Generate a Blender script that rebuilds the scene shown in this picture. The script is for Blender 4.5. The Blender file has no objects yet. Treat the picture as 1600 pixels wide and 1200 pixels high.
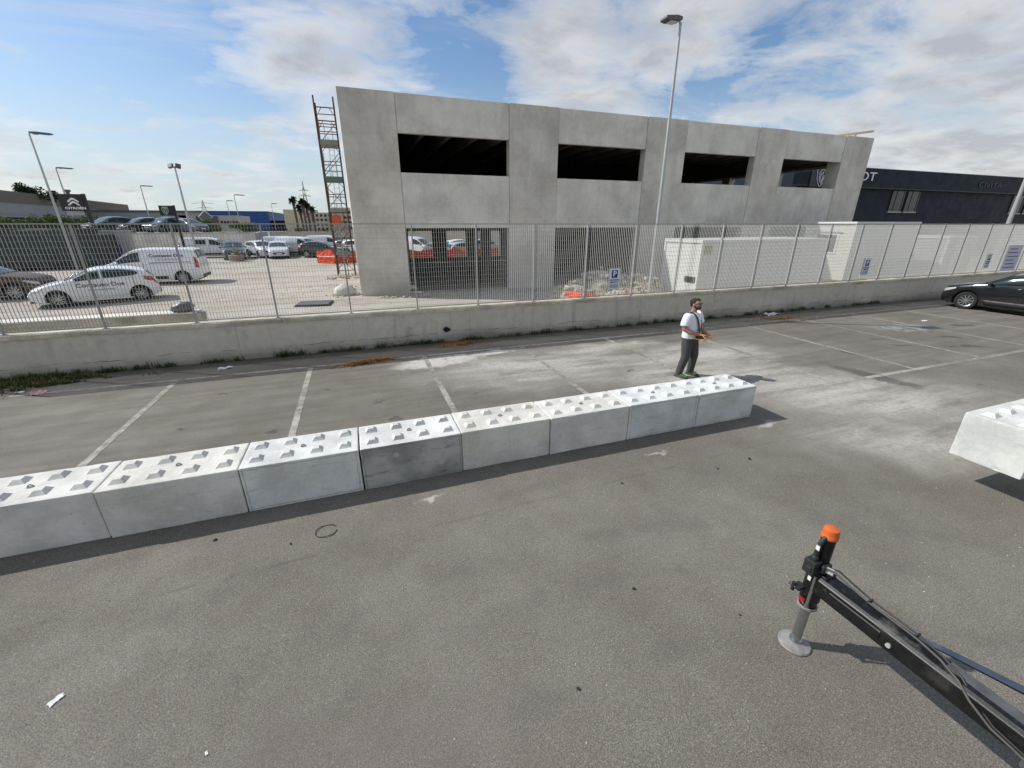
import bpy, bmesh, math, random
from mathutils import Vector, Matrix, noise as mnoise
R = math.radians
random.seed(7)
S = bpy.context.scene
COL = S.collection

# ------------------------------------------------------------------ camera, sky, sun, exposure
cam = bpy.data.cameras.new('camera')
cam.sensor_width = 36; cam.lens = 36*655/1600; cam.clip_start = .05; cam.clip_end = 6000
camo = bpy.data.objects.new('camera', cam); COL.objects.link(camo)
camo.location = (0, 0, 3.3); camo.rotation_euler = (R(90-20.89), 0, R(-19.77))
S.camera = camo

SUN_TO = Vector((-.942, .512, 1)).normalized()       # towards the sun
SUN_EL = math.asin(SUN_TO.z); SUN_AZ = math.atan2(SUN_TO.x, SUN_TO.y)
sun = bpy.data.lights.new('sun', 'SUN'); sun.energy = 3.05; sun.angle = R(.55); sun.color = (1, .975, .93)
suno = bpy.data.objects.new('sun', sun); COL.objects.link(suno)
suno.rotation_euler = SUN_TO.to_track_quat('Z', 'Y').to_euler(); suno.location = (-20, 12, 30)

S.view_settings.view_transform = 'Standard'; S.view_settings.look = 'None'
S.view_settings.exposure = 0.5; S.view_settings.gamma = 1
S.view_settings.use_curve_mapping = False

class NT:
    """tiny helper round a node tree"""
    def __init__(s, nt): s.t = nt; s.n = nt.nodes; s.l = nt.links
    def N(s, ty, **kw):
        n = s.n.new(ty)
        for k, v in kw.items():
            if k == 'i':
                for a, b in v.items():
                    if hasattr(b, 'is_output'): s.l.new(b, n.inputs[a])
                    else: n.inputs[a].default_value = b
            else: setattr(n, k, v)
        return n
    def math(s, op, a, b=0.0, clamp=False):
        return s.N('ShaderNodeMath', operation=op, use_clamp=clamp, i={0: a, 1: b}).outputs[0]
    def vmath(s, op, a, b=(0, 0, 0)):
        return s.N('ShaderNodeVectorMath', operation=op, i={0: a, 1: b}).outputs[0]
    def noise(s, vec, scale, detail=4, rough=.55, dist=0):
        return s.N('ShaderNodeTexNoise', i={'Vector': vec, 'Scale': scale, 'Detail': detail, 'Roughness': rough, 'Distortion': dist}).outputs[0]
    def rng(s, v, a, b, c=0., d=1., smooth=True):
        n = s.N('ShaderNodeMapRange', i={0: v, 1: a, 2: b, 3: c, 4: d})
        n.interpolation_type = 'SMOOTHSTEP' if smooth else 'LINEAR'; return n.outputs[0]
    def mix(s, f, a, b, mode='MIX'):
        n = s.N('ShaderNodeMix', data_type='RGBA', blend_type=mode)
        for idx, v in ((0, f), (6, a), (7, b)):
            if hasattr(v, 'is_output'): s.l.new(v, n.inputs[idx])
            else:
                if idx and not hasattr(v, '__len__'): v = (v, v, v, 1)
                if idx and len(v) == 3: v = (*v, 1)
                n.inputs[idx].default_value = v
        return n.outputs[2]
    def mapping(s, vec, loc=(0, 0, 0), rot=(0, 0, 0), scale=(1, 1, 1), ty='POINT'):
        return s.N('ShaderNodeMapping', vector_type=ty, i={0: vec, 1: loc, 2: rot, 3: scale}).outputs[0]

W = bpy.data.worlds.new('World'); S.world = W; W.use_nodes = True
t = NT(W.node_tree); W.node_tree.nodes.clear()
sky = t.N('ShaderNodeTexSky', sky_type='NISHITA', sun_disc=False, sun_elevation=SUN_EL, sun_rotation=SUN_AZ,
          altitude=20, air_density=1.0, dust_density=1.2, ozone_density=2.2)
tc = t.N('ShaderNodeTexCoord').outputs['Generated']
sx = t.N('ShaderNodeSeparateXYZ', i={0: tc})
zz = t.math('MAXIMUM', sx.outputs[2], 0.0)
den = t.math('ADD', zz, .16)
px = t.math('DIVIDE', sx.outputs[0], den); py = t.math('DIVIDE', sx.outputs[1], den)
P = t.N('ShaderNodeCombineXYZ', i={0: px, 1: py, 2: 0.0}).outputs[0]
big = t.noise(t.mapping(P, loc=(6.2, 3.1, 0)), .62, 3, .5)
med = t.noise(t.mapping(P, loc=(2.3, 7.9, 0), rot=(0, 0, R(25)), scale=(1, 1.2, 1)), 2.3, 11, .62, .3)
wisp = t.noise(t.mapping(P, loc=(4.0, 1.2, 3), rot=(0, 0, R(-38)), scale=(.5, 1.9, 1)), 1.5, 8, .62, .7)
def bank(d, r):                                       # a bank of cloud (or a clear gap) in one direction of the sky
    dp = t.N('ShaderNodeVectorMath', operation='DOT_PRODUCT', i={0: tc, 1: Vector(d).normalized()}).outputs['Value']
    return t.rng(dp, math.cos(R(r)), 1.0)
cover = t.math('ADD', med, t.math('MULTIPLY', t.math('SUBTRACT', big, .5), .35))
for d, r, amp in (((.496, .82, .287), 15, .15), ((.42, .874, .244), 9, .10), ((.66, .70, .36), 12, .08), ((.828, .55, .111), 17, .14), ((.90, .42, .14), 16, .12), ((.711, .679, .15), 8, .10),
                  ((-.02, .975, .215), 7, .12), ((.05, .93, .37), 16, .13), ((-.5, .86, .13), 15, .10), ((-.318, .914, .253), 13, -.13), ((.209, .939, .255), 9, -.12), ((.736, .63, .262), 9, -.10), ((.60, .775, .16), 6, -.10),
                  ((-.3, -.85, .4), 48, .16), ((.7, -.6, .4), 42, .15), ((0, .1, 1), 40, .10), ((-.95, -.1, .3), 30, .12), ((.95, .1, .25), 25, .10)):  # out-of-view banks, added to brighten faces turned away from the sun
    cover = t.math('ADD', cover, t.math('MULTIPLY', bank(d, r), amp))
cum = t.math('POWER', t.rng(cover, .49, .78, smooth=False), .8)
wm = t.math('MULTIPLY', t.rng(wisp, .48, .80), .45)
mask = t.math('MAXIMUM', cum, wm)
lit = t.noise(t.mapping(P, loc=(2.22, 7.98, 0), rot=(0, 0, R(25)), scale=(1, 1.2, 1)), 2.0, 9, .58, .3)
dk_ = t.math('ADD', t.rng(lit, .38, .64, 0, .55), t.rng(cover, .60, .88, 0, .65), True)
ccol = t.mix(dk_, (7.7, 7.5, 7.15), (4.2, 4.3, 4.55))
hz = t.rng(zz, 0.0, .38, 1.0, 0.0)
hz = t.math('MULTIPLY', t.math('POWER', hz, 1.8), .80)
blue = t.mix(1.0, sky.outputs[0], (.84, .99, 1.10, 1), 'MULTIPLY')
base = t.mix(hz, blue, (5.5, 6.1, 6.4))
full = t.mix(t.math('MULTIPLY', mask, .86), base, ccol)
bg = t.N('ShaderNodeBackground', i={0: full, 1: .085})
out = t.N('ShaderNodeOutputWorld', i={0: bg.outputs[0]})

# ------------------------------------------------------------------ materials
def newmat(name):
    m = bpy.data.materials.new(name); m.use_nodes = True
    return m, NT(m.node_tree), m.node_tree.nodes['Principled BSDF']
def setb(t, b, **kw):
    for k, v in kw.items():
        k = k.replace('_', ' ')
        if hasattr(v, 'is_output'): t.l.new(v, b.inputs[k])
        else: b.inputs[k].default_value = (*v, 1) if hasattr(v, '__len__') and len(v) == 3 else v
def bump(t, b, h, strength=.3, dist=.01):
    n = t.N('ShaderNodeBump', i={'Strength': strength, 'Distance': dist, 'Height': h})
    t.l.new(n.outputs[0], b.inputs['Normal'])
def POS(t): return t.N('ShaderNodeNewGeometry').outputs['Position']
def OBJ(t): return t.N('ShaderNodeTexCoord').outputs['Object']
_pc = {}
def plain(name, col, rough=.6, metal=0., var=.12, scale=6., coat=0., bmp=0., spec=.5):
    if name in _pc: return _pc[name]
    m, t, b = newmat(name); o = OBJ(t)
    n = t.noise(o, scale, 5)
    c = t.mix(n, [x*(1-var) for x in col], [min(1, x*(1+var)) for x in col])
    setb(t, b, Base_Color=c, Roughness=t.rng(n, .3, .7, max(.02, rough-.06), min(1, rough+.08)), Metallic=metal, Coat_Weight=coat)
    b.inputs['Specular IOR Level'].default_value = spec
    if bmp: bump(t, b, t.noise(o, scale*8, 4), bmp)
    _pc[name] = m; return m
def paint(name, col, rough=.28, coat=.7, dirt=.25):
    if name in _pc: return _pc[name]
    m, t, b = newmat(name); o = OBJ(t)
    s = t.N('ShaderNodeSeparateXYZ', i={0: o})
    n = t.noise(o, 3.5, 5)
    d = t.math('MULTIPLY', t.rng(s.outputs[2], .15, .75, 1, 0), t.rng(n, .3, .7))
    d = t.math('MULTIPLY', d, dirt)
    c = t.mix(d, col, (.30, .26, .21))
    setb(t, b, Base_Color=c, Roughness=t.math('ADD', rough, t.math('MULTIPLY', d, .4)), Coat_Weight=coat, Coat_Roughness=.06)
    _pc[name] = m; return m
def concrete(name, col, var=.14, blot=1.2, streak=0., pits=.35, tint=(.36, .33, .27), tintf=.25, rough=.86, edge=None):
    m, t, b = newmat(name); p = POS(t)
    a = t.noise(p, blot, 6, .6); f = t.noise(p, blot*9, 5, .6); g = t.noise(p, 70, 3)
    c = t.mix(t.rng(a, .3, .7), [x*(1-var) for x in col], [x*(1+var) for x in col])
    c = t.mix(t.math('MULTIPLY', t.rng(t.noise(t.mapping(p, loc=(9, 4, 2)), blot*.8, 4), .45, .7), tintf), c, tint)
    c = t.mix(.36, c, t.mix(f, 0.2, 0.8), 'OVERLAY')
    if streak:
        sv = t.mapping(p, scale=(2.2, 2.2, .16))
        st = t.rng(t.noise(sv, 1.0, 5, .6, .3), .46, .68)
        c = t.mix(t.math('MULTIPLY', st, streak), c, [x*.66 for x in col])
        # formwork panel ghosts
        cell = t.N('ShaderNodeTexBrick', i={'Vector': t.mapping(p, rot=(R(90), 0, 0)), 'Scale': 1.0, 'Color1': (.42, .42, .42, 1), 'Color2': (.58, .58, .58, 1),
                   'Mortar': (.40, .40, .40, 1), 'Mortar Size': .012, 'Brick Width': 1.65, 'Row Height': 1.35, 'Mortar Smooth': .6})
        c = t.mix(.34, c, cell.outputs[0], 'OVERLAY')
        bl = t.rng(t.noise(t.mapping(p, loc=(4, 8, 1), scale=(1, 1, .8)), .9, 7, .65, .4), .5, .66)
        c = t.mix(t.math('MULTIPLY', bl, .28), c, [x*1.28 for x in col])
    vor = t.N('ShaderNodeTexVoronoi', i={'Vector': p, 'Scale': 26.}).outputs['Distance']
    pit = t.math('MULTIPLY', t.rng(vor, .13, .03), t.rng(t.noise(p, 1.6, 4, .65), .48, .62))
    if streak: pit = t.math('MAXIMUM', pit, t.math('MULTIPLY', t.rng(t.noise(p, 13, 6, .75), .60, .72), t.rng(t.noise(t.mapping(p, loc=(5, 1, 7)), .7, 5, .6), .48, .62, 0, .42)))
    c = t.mix(t.math('MULTIPLY', pit, pits), c, [x*.4 for x in col])
    setb(t, b, Base_Color=c, Roughness=rough); b.inputs['Specular IOR Level'].default_value = .25
    bump(t, b, t.math('ADD', t.math('MULTIPLY', g, .5), t.math('ADD', f, t.math('MULTIPLY', pit, -1.5))), .35, .006)
    return m

def spot(t, vec, cx, cy, rx, ry, rot=0., soft=.6):
    v = t.mapping(vec, loc=(cx, cy, 0), rot=(0, 0, R(rot)), scale=(rx, ry, 1), ty='TEXTURE')
    ln = t.N('ShaderNodeVectorMath', operation='LENGTH', i={0: v}).outputs['Value']
    return t.rng(ln, 1.0, 1.0-soft)

def asphalt_mat():
    m, t, b = newmat('worn asphalt'); p = POS(t)
    s = t.N('ShaderNodeSeparateXYZ', i={0: p})
    flat = t.N('ShaderNodeCombineXYZ', i={0: s.outputs[0], 1: s.outputs[1], 2: 0.}).outputs[0]
    big = t.noise(flat, .28, 4, .55); mid = t.noise(flat, 1.7, 6, .6); fine = t.noise(flat, 105, 3, .7); grit = t.noise(flat, 260, 2, .6)
    wob = t.vmath('ADD', flat, t.vmath('MULTIPLY', t.vmath('SUBTRACT', t.N('ShaderNodeTexNoise', i={'Vector': flat, 'Scale': 1.3, 'Detail': 5}).outputs[1], (.5, .5, .5)), (1.5, 1.5, 0)))
    wob2 = t.vmath('ADD', flat, t.vmath('MULTIPLY', t.vmath('SUBTRACT', t.N('ShaderNodeTexNoise', i={'Vector': flat, 'Scale': 5., 'Detail': 4}).outputs[1], (.5, .5, .5)), (.45, .45, 0)))
    c = t.mix(t.rng(big, .36, .64), (.174, .158, .128), (.220, .202, .166))
    c = t.mix(t.math('MULTIPLY', t.rng(mid, .35, .7), .35), c, (.128, .114, .091))
    # parking strip behind the blocks: finer, a little darker and brown
    park = t.rng(s.outputs[1], 5.2, 6.2)
    stre = t.noise(t.mapping(flat, rot=(0, 0, R(-6)), scale=(.35, 3.2, 1)), 1.0, 6, .6)
    c = t.mix(t.math('MULTIPLY', park, t.rng(stre, .35, .68, 0, .6)), c, (.120, .105, .087))
    sw = t.noise(t.mapping(flat, rot=(0, 0, R(14)), scale=(.5, 2.4, 1)), .9, 5, .6)
    c = t.mix(t.math('MULTIPLY', t.rng(sw, .5, .75), .3), c, (.215, .198, .170))
    # aggregate: single stones of varied grey
    st2 = t.N('ShaderNodeTexVoronoi', i={'Vector': flat, 'Scale': 84., 'Randomness': 1.})
    sv2 = t.N('ShaderNodeSeparateColor', i={0: st2.outputs['Color']}).outputs[1]
    stone = t.math('MULTIPLY', t.rng(sv2, 0., 1., .55, 1.5, smooth=False), t.rng(st2.outputs['Distance'], .75, .35, .62, 1.))
    c = t.mix(t.math('SUBTRACT', .38, t.math('MULTIPLY', park, .2)), c, t.N('ShaderNodeVectorMath', operation='SCALE', i={0: c, 'Scale': stone}).outputs[0])
    ag = t.rng(fine, .36, .66)
    c = t.mix(t.math('SUBTRACT', .50, t.math('MULTIPLY', park, .25)), c, t.mix(ag, .10, .90), 'OVERLAY')
    vor = t.N('ShaderNodeTexVoronoi', i={'Vector': flat, 'Scale': 30.})
    chips = t.math('MULTIPLY', t.rng(vor.outputs['Distance'], .22, .10), t.math('GREATER_THAN', t.N('ShaderNodeSeparateColor', i={0: vor.outputs['Color']}).outputs[0], .86))
    c = t.mix(t.math('MULTIPLY', chips, .5), c, (.42, .40, .37))
    # cement dust, trampled white
    dn = t.noise(t.mapping(flat, rot=(0, 0, R(-28)), scale=(.55, 1.5, 1)), 1.15, 8, .66)
    dn2 = t.noise(t.mapping(flat, rot=(0, 0, R(-35)), scale=(.3, 2.6, 1)), 1.6, 6, .62)
    def mx(*v):
        r = v[0]
        for q in v[1:]: r = t.math('MAXIMUM', r, q)
        return r
    area = mx(t.math('MULTIPLY', spot(t, wob, 9.6, 6.0, 4.6, 1.5, -42, .9), .9), spot(t, wob, 7.6, 7.6, 3.3, 2.5, -20, .75), spot(t, wob, 4.2, 9.0, 4.4, 2.0, -8, .8), spot(t, wob, 9.2, 5.2, 3.4, 1.9, -38, .75),
              spot(t, wob, 8.8, 8.6, 3.0, 1.3, -12, .8), spot(t, wob, 6.6, 9.9, 2.2, .8, 0, .7), t.math('MULTIPLY', spot(t, wob, 8.3, 3.4, 3.0, 1.5, -35, .9), .8))
    dust = t.math('MULTIPLY', area, t.rng(t.math('ADD', t.math('MULTIPLY', dn, .6), t.math('MULTIPLY', dn2, .4)), .30, .54))
    dust = t.math('MULTIPLY', dust, t.rng(t.noise(t.mapping(flat, rot=(0, 0, R(-33)), scale=(.22, 1.9, 1)), 1.1, 7, .62), .36, .62, .55, 1.0))
    dust = t.math('MULTIPLY', dust, t.rng(t.noise(flat, 11, 8, .78), .34, .56, .5, 1.))
    dust = t.math('MULTIPLY', dust, t.rng(fine, .3, .6, .6, 1.))
    heavy = mx(spot(t, wob2, 1.75, 10.3, 1.45, .55, 8, .5), spot(t, wob2, 3.2, 10.6, 1.2, .25, 5, .8), t.math('MULTIPLY', spot(t, wob2, 2.9, 9.6, .9, .5, -30, .9), .7),
               t.math('MULTIPLY', spot(t, wob2, 7.6, 3.95, .5, .10, 28, .9), .6), t.math('MULTIPLY', spot(t, wob2, .55, 4.63, .22, .06, 24, .9), .8), t.math('MULTIPLY', spot(t, wob2, 4.0, 4.55, .3, .07, 18, .9), .6),
               t.math('MULTIPLY', spot(t, wob2, 6.5, 4.75, .42, .12, 10, .9), .75), t.math('MULTIPLY', spot(t, wob2, 9.3, 5.0, .9, .22, -30, .9), .6))
    heavy = t.math('MULTIPLY', heavy, t.rng(t.noise(flat, 6, 8, .75), .28, .52))
    speck = t.math('MULTIPLY', t.rng(t.N('ShaderNodeTexVoronoi', i={'Vector': flat, 'Scale': 6.5}).outputs['Distance'], .13, .06), t.math('MULTIPLY', spot(t, flat, 3.2, 8.8, 5.2, 2.4, 0, .7), t.rng(t.noise(flat, 2.1, 2), .5, .58)))
    dust = mx(dust, t.math('MULTIPLY', heavy, 1.0), t.math('MULTIPLY', speck, .8))
    c = t.mix(dust, c, (.50, .475, .425))
    # swept clean edge / sprayed line in the bay on the right, oil, damp and tyre marks
    oil = mx(*[spot(t, wob2, *a) for a in ((14.75, 8.0, .28, .16, -20, .7), (14.7, 7.25, .42, .14, -35, .6), (17.2, 7.4, .5, .18, -25, .6), (16.5, 6.5, .55, .2, -25, .6), (12.4, 7.35, .12, .28, 10, .6),
               (15.9, 6.75, .3, .1, -20, .6), (11.0, 5.75, .32, 1.1, 10, .5), (-1.7, 7.4, .09, .09, 0, .6), (-.9, 9.2, .12, .06, 0, .6), (0.35, 7.25, .16, .10, 15, .5), (.1, 8.1, .15, .07, 0, .6), (-3.2, 8.0, .12, .06, 25, .6), (-2.9, 9.6, .16, .05, 0, .6),
               (5.9, 8.0, .16, .09, 0, .6), (-1.0, 6.9, .13, .05, 0, .6), (2.0, 7.9, .06, .05, 0, .6), (19.6, 8.2, .6, .2, -20, .6), (13.5, 12.0, .8, .35, 0, .6))])
    c = t.mix(t.math('MULTIPLY', oil, .62), c, (.055, .048, .043))
    # faded blue-white spill
    sp = t.math('MULTIPLY', spot(t, wob2, 17.3, 8.7, 1.4, .8, -15, .7), t.rng(t.noise(flat, 3.2, 5), .46, .56))
    c = t.mix(t.math('MULTIPLY', sp, .6), c, (.33, .35, .36))
    # soft arcs where lorries turn
    ar = t.N('ShaderNodeVectorMath', operation='LENGTH', i={0: t.vmath('SUBTRACT', flat, (1.5, -4.2, 0))}).outputs['Value']
    arc = mx(*[t.rng(t.math('ABSOLUTE', t.math('SUBTRACT', ar, r)), .16, .02) for r in (6.1, 6.9, 7.5, 8.6)])
    c = t.mix(t.math('MULTIPLY', arc, t.rng(mid, .4, .7, 0, .28)), c, (.12, .11, .10))
    seam = t.math('ABSOLUTE', t.math('SUBTRACT', s.outputs[1], t.math('ADD', 4.02, t.math('ADD', t.math('MULTIPLY', s.outputs[0], .03), t.math('MULTIPLY', mid, .05)))))
    c = t.mix(t.math('MULTIPLY', t.rng(seam, .03, .004), t.rng(t.noise(flat, 2.2, 3), .42, .6, 0, .35)), c, (.08, .073, .06))
    wet = t.rng(t.noise(t.mapping(flat, loc=(3, 8, 0)), .75, 5, .6), 0.60, .74, 0, .14)
    c = t.mix(wet, c, (.105, .094, .077))
    drops = t.math('MULTIPLY', t.rng(t.N('ShaderNodeTexVoronoi', i={'Vector': wob2, 'Scale': 1.15}).outputs['Distance'], .10, .03), t.rng(t.noise(flat, .9, 2), .5, .6, 0, .5))
    c = t.mix(drops, c, (.07, .063, .052))
    # reddish worn zones close by
    c = t.mix(t.math('MULTIPLY', spot(t, wob, -.6, 1.9, 2.6, 1.2, 0, .9), .35), c, (.175, .148, .130))
    # leaf mould and earth along the foot of the wall
    ed = t.math('MULTIPLY', t.rng(t.math('ADD', s.outputs[1], t.math('MULTIPLY', mid, 1.0)), 11.9, 12.7), .55)
    c = t.mix(ed, c, (.07, .062, .05))
    setb(t, b, Base_Color=c, Roughness=t.rng(mid, .3, .7, .78, .95)); b.inputs['Specular IOR Level'].default_value = .3
    bump(t, b, t.math('ADD', fine, t.math('MULTIPLY', grit, .6)), .45, .004)
    return m

def dirt_mat():
    m, t, b = newmat('pale trampled dirt'); p = POS(t)
    a = t.noise(p, .22, 6, .6); f = t.noise(p, 2.4, 8, .65); g = t.noise(p, 16, 5, .6)
    st = t.noise(t.mapping(p, scale=(.25, 1.5, 1)), .8, 6, .6)
    c = t.mix(t.rng(a, .3, .7), (.36, .315, .255), (.46, .425, .37))
    c = t.mix(t.rng(st, .4, .7, 0, .5), c, (.50, .475, .43))
    c = t.mix(t.rng(f, .45, .75, 0, .5), c, (.24, .20, .155))
    c = t.mix(.3, c, t.mix(g, .2, .8), 'OVERLAY')
    setb(t, b, Base_Color=c, Roughness=.95); b.inputs['Specular IOR Level'].default_value = .15
    bump(t, b, t.math('ADD', f, t.math('MULTIPLY', g, .4)), .6, .05)
    return m

def wall_mat():
    m, t, b = newmat('grey cement render'); p = POS(t)
    s = t.N('ShaderNodeSeparateXYZ', i={0: p})
    a = t.noise(p, .5, 6, .6); f = t.noise(p, 5, 6, .6); g = t.noise(p, 60, 3)
    c = t.mix(t.rng(a, .3, .7), (.54, .495, .405), (.62, .57, .475))
    c = t.mix(.4, c, t.mix(f, .15, .85), 'OVERLAY')
    vs_ = t.rng(t.noise(t.mapping(p, scale=(2.6, 2.6, .3)), 1.2, 6, .65), .52, .70, 0, .35)
    c = t.mix(vs_, c, (.24, .225, .185))
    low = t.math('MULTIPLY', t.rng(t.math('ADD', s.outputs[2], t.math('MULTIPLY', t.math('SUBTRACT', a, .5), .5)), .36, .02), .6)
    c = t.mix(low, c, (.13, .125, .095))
    jx = t.math('ABSOLUTE', t.math('SUBTRACT', t.math('FRACT', t.math('DIVIDE', t.math('ADD', s.outputs[0], t.math('MULTIPLY', f, .05)), 6.1)), .5))
    c = t.mix(t.rng(jx, .0016, .0005, 0, .55), c, (.12, .11, .09))
    # damp blotches and pale scuffs, a hole where the render fell away
    c = t.mix(t.math('MULTIPLY', t.rng(t.noise(t.mapping(p, loc=(3, 1, 5)), 1.1, 6, .65), .58, .74), .4), c, (.20, .195, .17))
    c = t.mix(t.math('MULTIPLY', t.rng(t.noise(t.mapping(p, loc=(13, 1, 5)), 2.3, 4, .6), .70, .76), .6), c, (.46, .45, .42))
    # crack wandering along the foot
    cx = t.N('ShaderNodeCombineXYZ', i={0: s.outputs[0], 1: 0., 2: 0.}).outputs[0]
    lin = t.math('ADD', .05, t.math('MULTIPLY', t.noise(cx, .55, 8, .62), .42))
    lin = t.math('ADD', lin, t.math('MULTIPLY', t.math('SUBTRACT', t.noise(p, 9, 5, .7), .5), .07))
    cr = t.rng(t.math('ABSOLUTE', t.math('SUBTRACT', s.outputs[2], lin)), .010, .002)
    cr = t.math('MULTIPLY', cr, t.rng(t.noise(p, 2.2, 4, .65), .44, .6, 0, .85))
    c = t.mix(cr, c, (.03, .028, .025))
    hv = t.mapping(p, loc=(2.31, 12.2, .36), scale=(.13, .3, .09), ty='TEXTURE')
    hl = t.N('ShaderNodeVectorMath', operation='LENGTH', i={0: hv}).outputs['Value']
    hl = t.math('ADD', hl, t.math('MULTIPLY', t.math('SUBTRACT', t.noise(p, 14, 4), .5), 1.2))
    c = t.mix(t.rng(hl, 1.5, 1.2), c, (.45, .43, .39))
    c = t.mix(t.rng(hl, .95, .75), c, (.02, .018, .016))
    setb(t, b, Base_Color=c, Roughness=.9); b.inputs['Specular IOR Level'].default_value = .2
    bump(t, b, t.math('ADD', t.math('SUBTRACT', f, t.math('MULTIPLY', cr, 3)), t.math('MULTIPLY', g, .3)), .4, .008)
    return m

def line_mat():
    m, t, b = newmat('worn white road paint'); p = POS(t)
    n = t.noise(p, 7, 8, .7); f = t.noise(p, 60, 3); a = t.noise(p, .6, 3)
    w = t.rng(t.math('ADD', t.math('MULTIPLY', n, .7), t.math('MULTIPLY', a, .5)), .48, .70)
    c = t.mix(w, (.40, .38, .335), (.20, .18, .15))
    c = t.mix(t.math('MULTIPLY', t.rng(t.N('ShaderNodeSeparateXYZ', i={0: p}).outputs[0], 8., 12.), t.rng(n, .3, .7, .1, .6)), c, (.20, .183, .152))
    c = t.mix(.35, c, t.mix(f, .2, .8), 'OVERLAY')
    setb(t, b, Base_Color=c, Roughness=.85)
    return m

M = {}
M['asphalt'] = asphalt_mat(); M['dirt'] = dirt_mat(); M['wall'] = wall_mat(); M['line'] = line_mat()
M['facade'] = concrete('precast facade concrete', (.60, .565, .495), .16, .6, .24, 1., (.40, .36, .285), .4)
M['facade2'] = concrete('precast panel concrete', (.66, .63, .56), .15, .8, .16, 1., (.40, .37, .31), .35)
M['inner'] = concrete('shade darkened raw concrete', (.12, .108, .088), .14, .8)  # interior shade put into the colour, darker than the concrete itself
M['coping'] = concrete('weathered coping', (.54, .485, .385), .22, 1.6, 0, .5, (.22, .19, .14), .5)
M['galv'] = plain('galvanised steel', (.38, .38, .355), .6, .0, .14, 9)
M['post'] = plain('weathered post steel', (.36, .36, .335), .65, 0., .15, 5)
M['galvpole'] = plain('galvanised pole', (.46, .47, .46), .45, .5, .12, 3)
M['tyre'] = plain('tyre rubber', (.022, .021, .02), .85, 0, .3, 12)
M['rim'] = plain('alloy rim', (.45, .46, .47), .3, .9, .1, 8)
M['rimdark'] = plain('dark rim back', (.03, .03, .032), .6)
M['blackplastic'] = plain('black plastic', (.022, .022, .023), .55)
M['glass'] = plain('tinted car glass', (.012, .026, .023), .05, 0, .2, 2, spec=.5)
M['glasslt'] = plain('pale windscreen glass', (.05, .07, .075), .05, 0, .2, 2, spec=.9)
M['lamp'] = plain('clear lamp lens', (.55, .57, .58), .12, .2, .2, 14, coat=1)
M['red'] = plain('red tail lens', (.35, .015, .012), .2, 0, .2, 14, coat=.8)
M['plate'] = plain('number plate', (.7, .7, .68), .5)
M['white'] = paint('white vehicle paint', (.78, .79, .80))
M['white2'] = paint('off white vehicle paint', (.70, .72, .74))
M['black'] = paint('black vehicle paint', (.008, .008, .010), .2, 1., .06)
M['darkgrey'] = paint('dark grey vehicle paint', (.045, .05, .055))
M['greycar'] = paint('mid grey vehicle paint', (.11, .125, .15))
M['green'] = paint('dark green vehicle paint', (.03, .045, .045))
M['silver'] = paint('silver vehicle paint', (.45, .46, .47))
M['brown'] = paint('rusty brown vehicle paint', (.07, .026, .012), .5, .1)
M['navy'] = plain('navy cladding', (.006, .012, .024), .6, 0, .12, 1.2, spec=.25)
M['navy2'] = plain('dark slate cladding', (.016, .021, .026), .6, 0, .15, 1.2, spec=.25)
M['white_sheet'] = plain('white coated sheet', (.66, .66, .63), .5, 0, .06, 1.5)
M['cream_sheet'] = plain('white cabin panel', (.66, .645, .59), .55, 0, .05, 1.5)
M['text_dark'] = plain('dark blue lettering', (.02, .022, .05), .5)
M['text_white'] = plain('white lettering', (.80, .80, .80), .5)
M['chrome_sign'] = plain('satin metal emblem', (.62, .63, .64), .35, .3)
M['signblack'] = plain('black sign panel', (.014, .015, .017), .4)
M['signblue'] = plain('blue sign print', (.012, .04, .22), .45)
M['signwhite'] = plain('white sign sheet', (.72, .75, .80), .45)
M['signgrey'] = plain('grey print', (.36, .42, .47), .6)
M['blue_clad'] = plain('blue warehouse cladding', (.016, .070, .26), .5, 0, .1, .2)
M['beige'] = plain('beige plaster', (.52, .48, .40), .85, 0, .1, .3)
M['brownclad'] = plain('brown fascia', (.20, .165, .125), .8, 0, .12, .2)
M['greyclad'] = plain('pale grey cladding', (.33, .34, .34), .7, 0, .1, .2)
M['darkwin'] = plain('dark window', (.02, .022, .025), .15, 0, .2, 2)
M['rust'] = plain('rusty scaffold tube', (.095, .046, .034), .8, .1, .4, 9)
M['deckplate'] = plain('scaffold platform', (.23, .24, .22), .75, .2, .25, 5)
M['deckgreen'] = plain('green scaffold platform', (.09, .15, .12), .75, .1, .25, 5)
M['net'] = plain('orange safety netting', (.85, .085, .022), .7, 0, .25, 7)
M['orange'] = plain('orange plastic', (.60, .12, .025), .45, 0, .22, 12)
M['steel'] = plain('bright cylinder rod', (.40, .41, .42), .2, .9, .1, 20)
M['padsteel'] = plain('scuffed foot plate', (.27, .26, .24), .65, .2, .7, 16, bmp=.5)
M['cranepaint'] = plain('worn black crane paint', (.0075, .0075, .008), .32, 0, .7, 9, bmp=.08, spec=.4)
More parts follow.
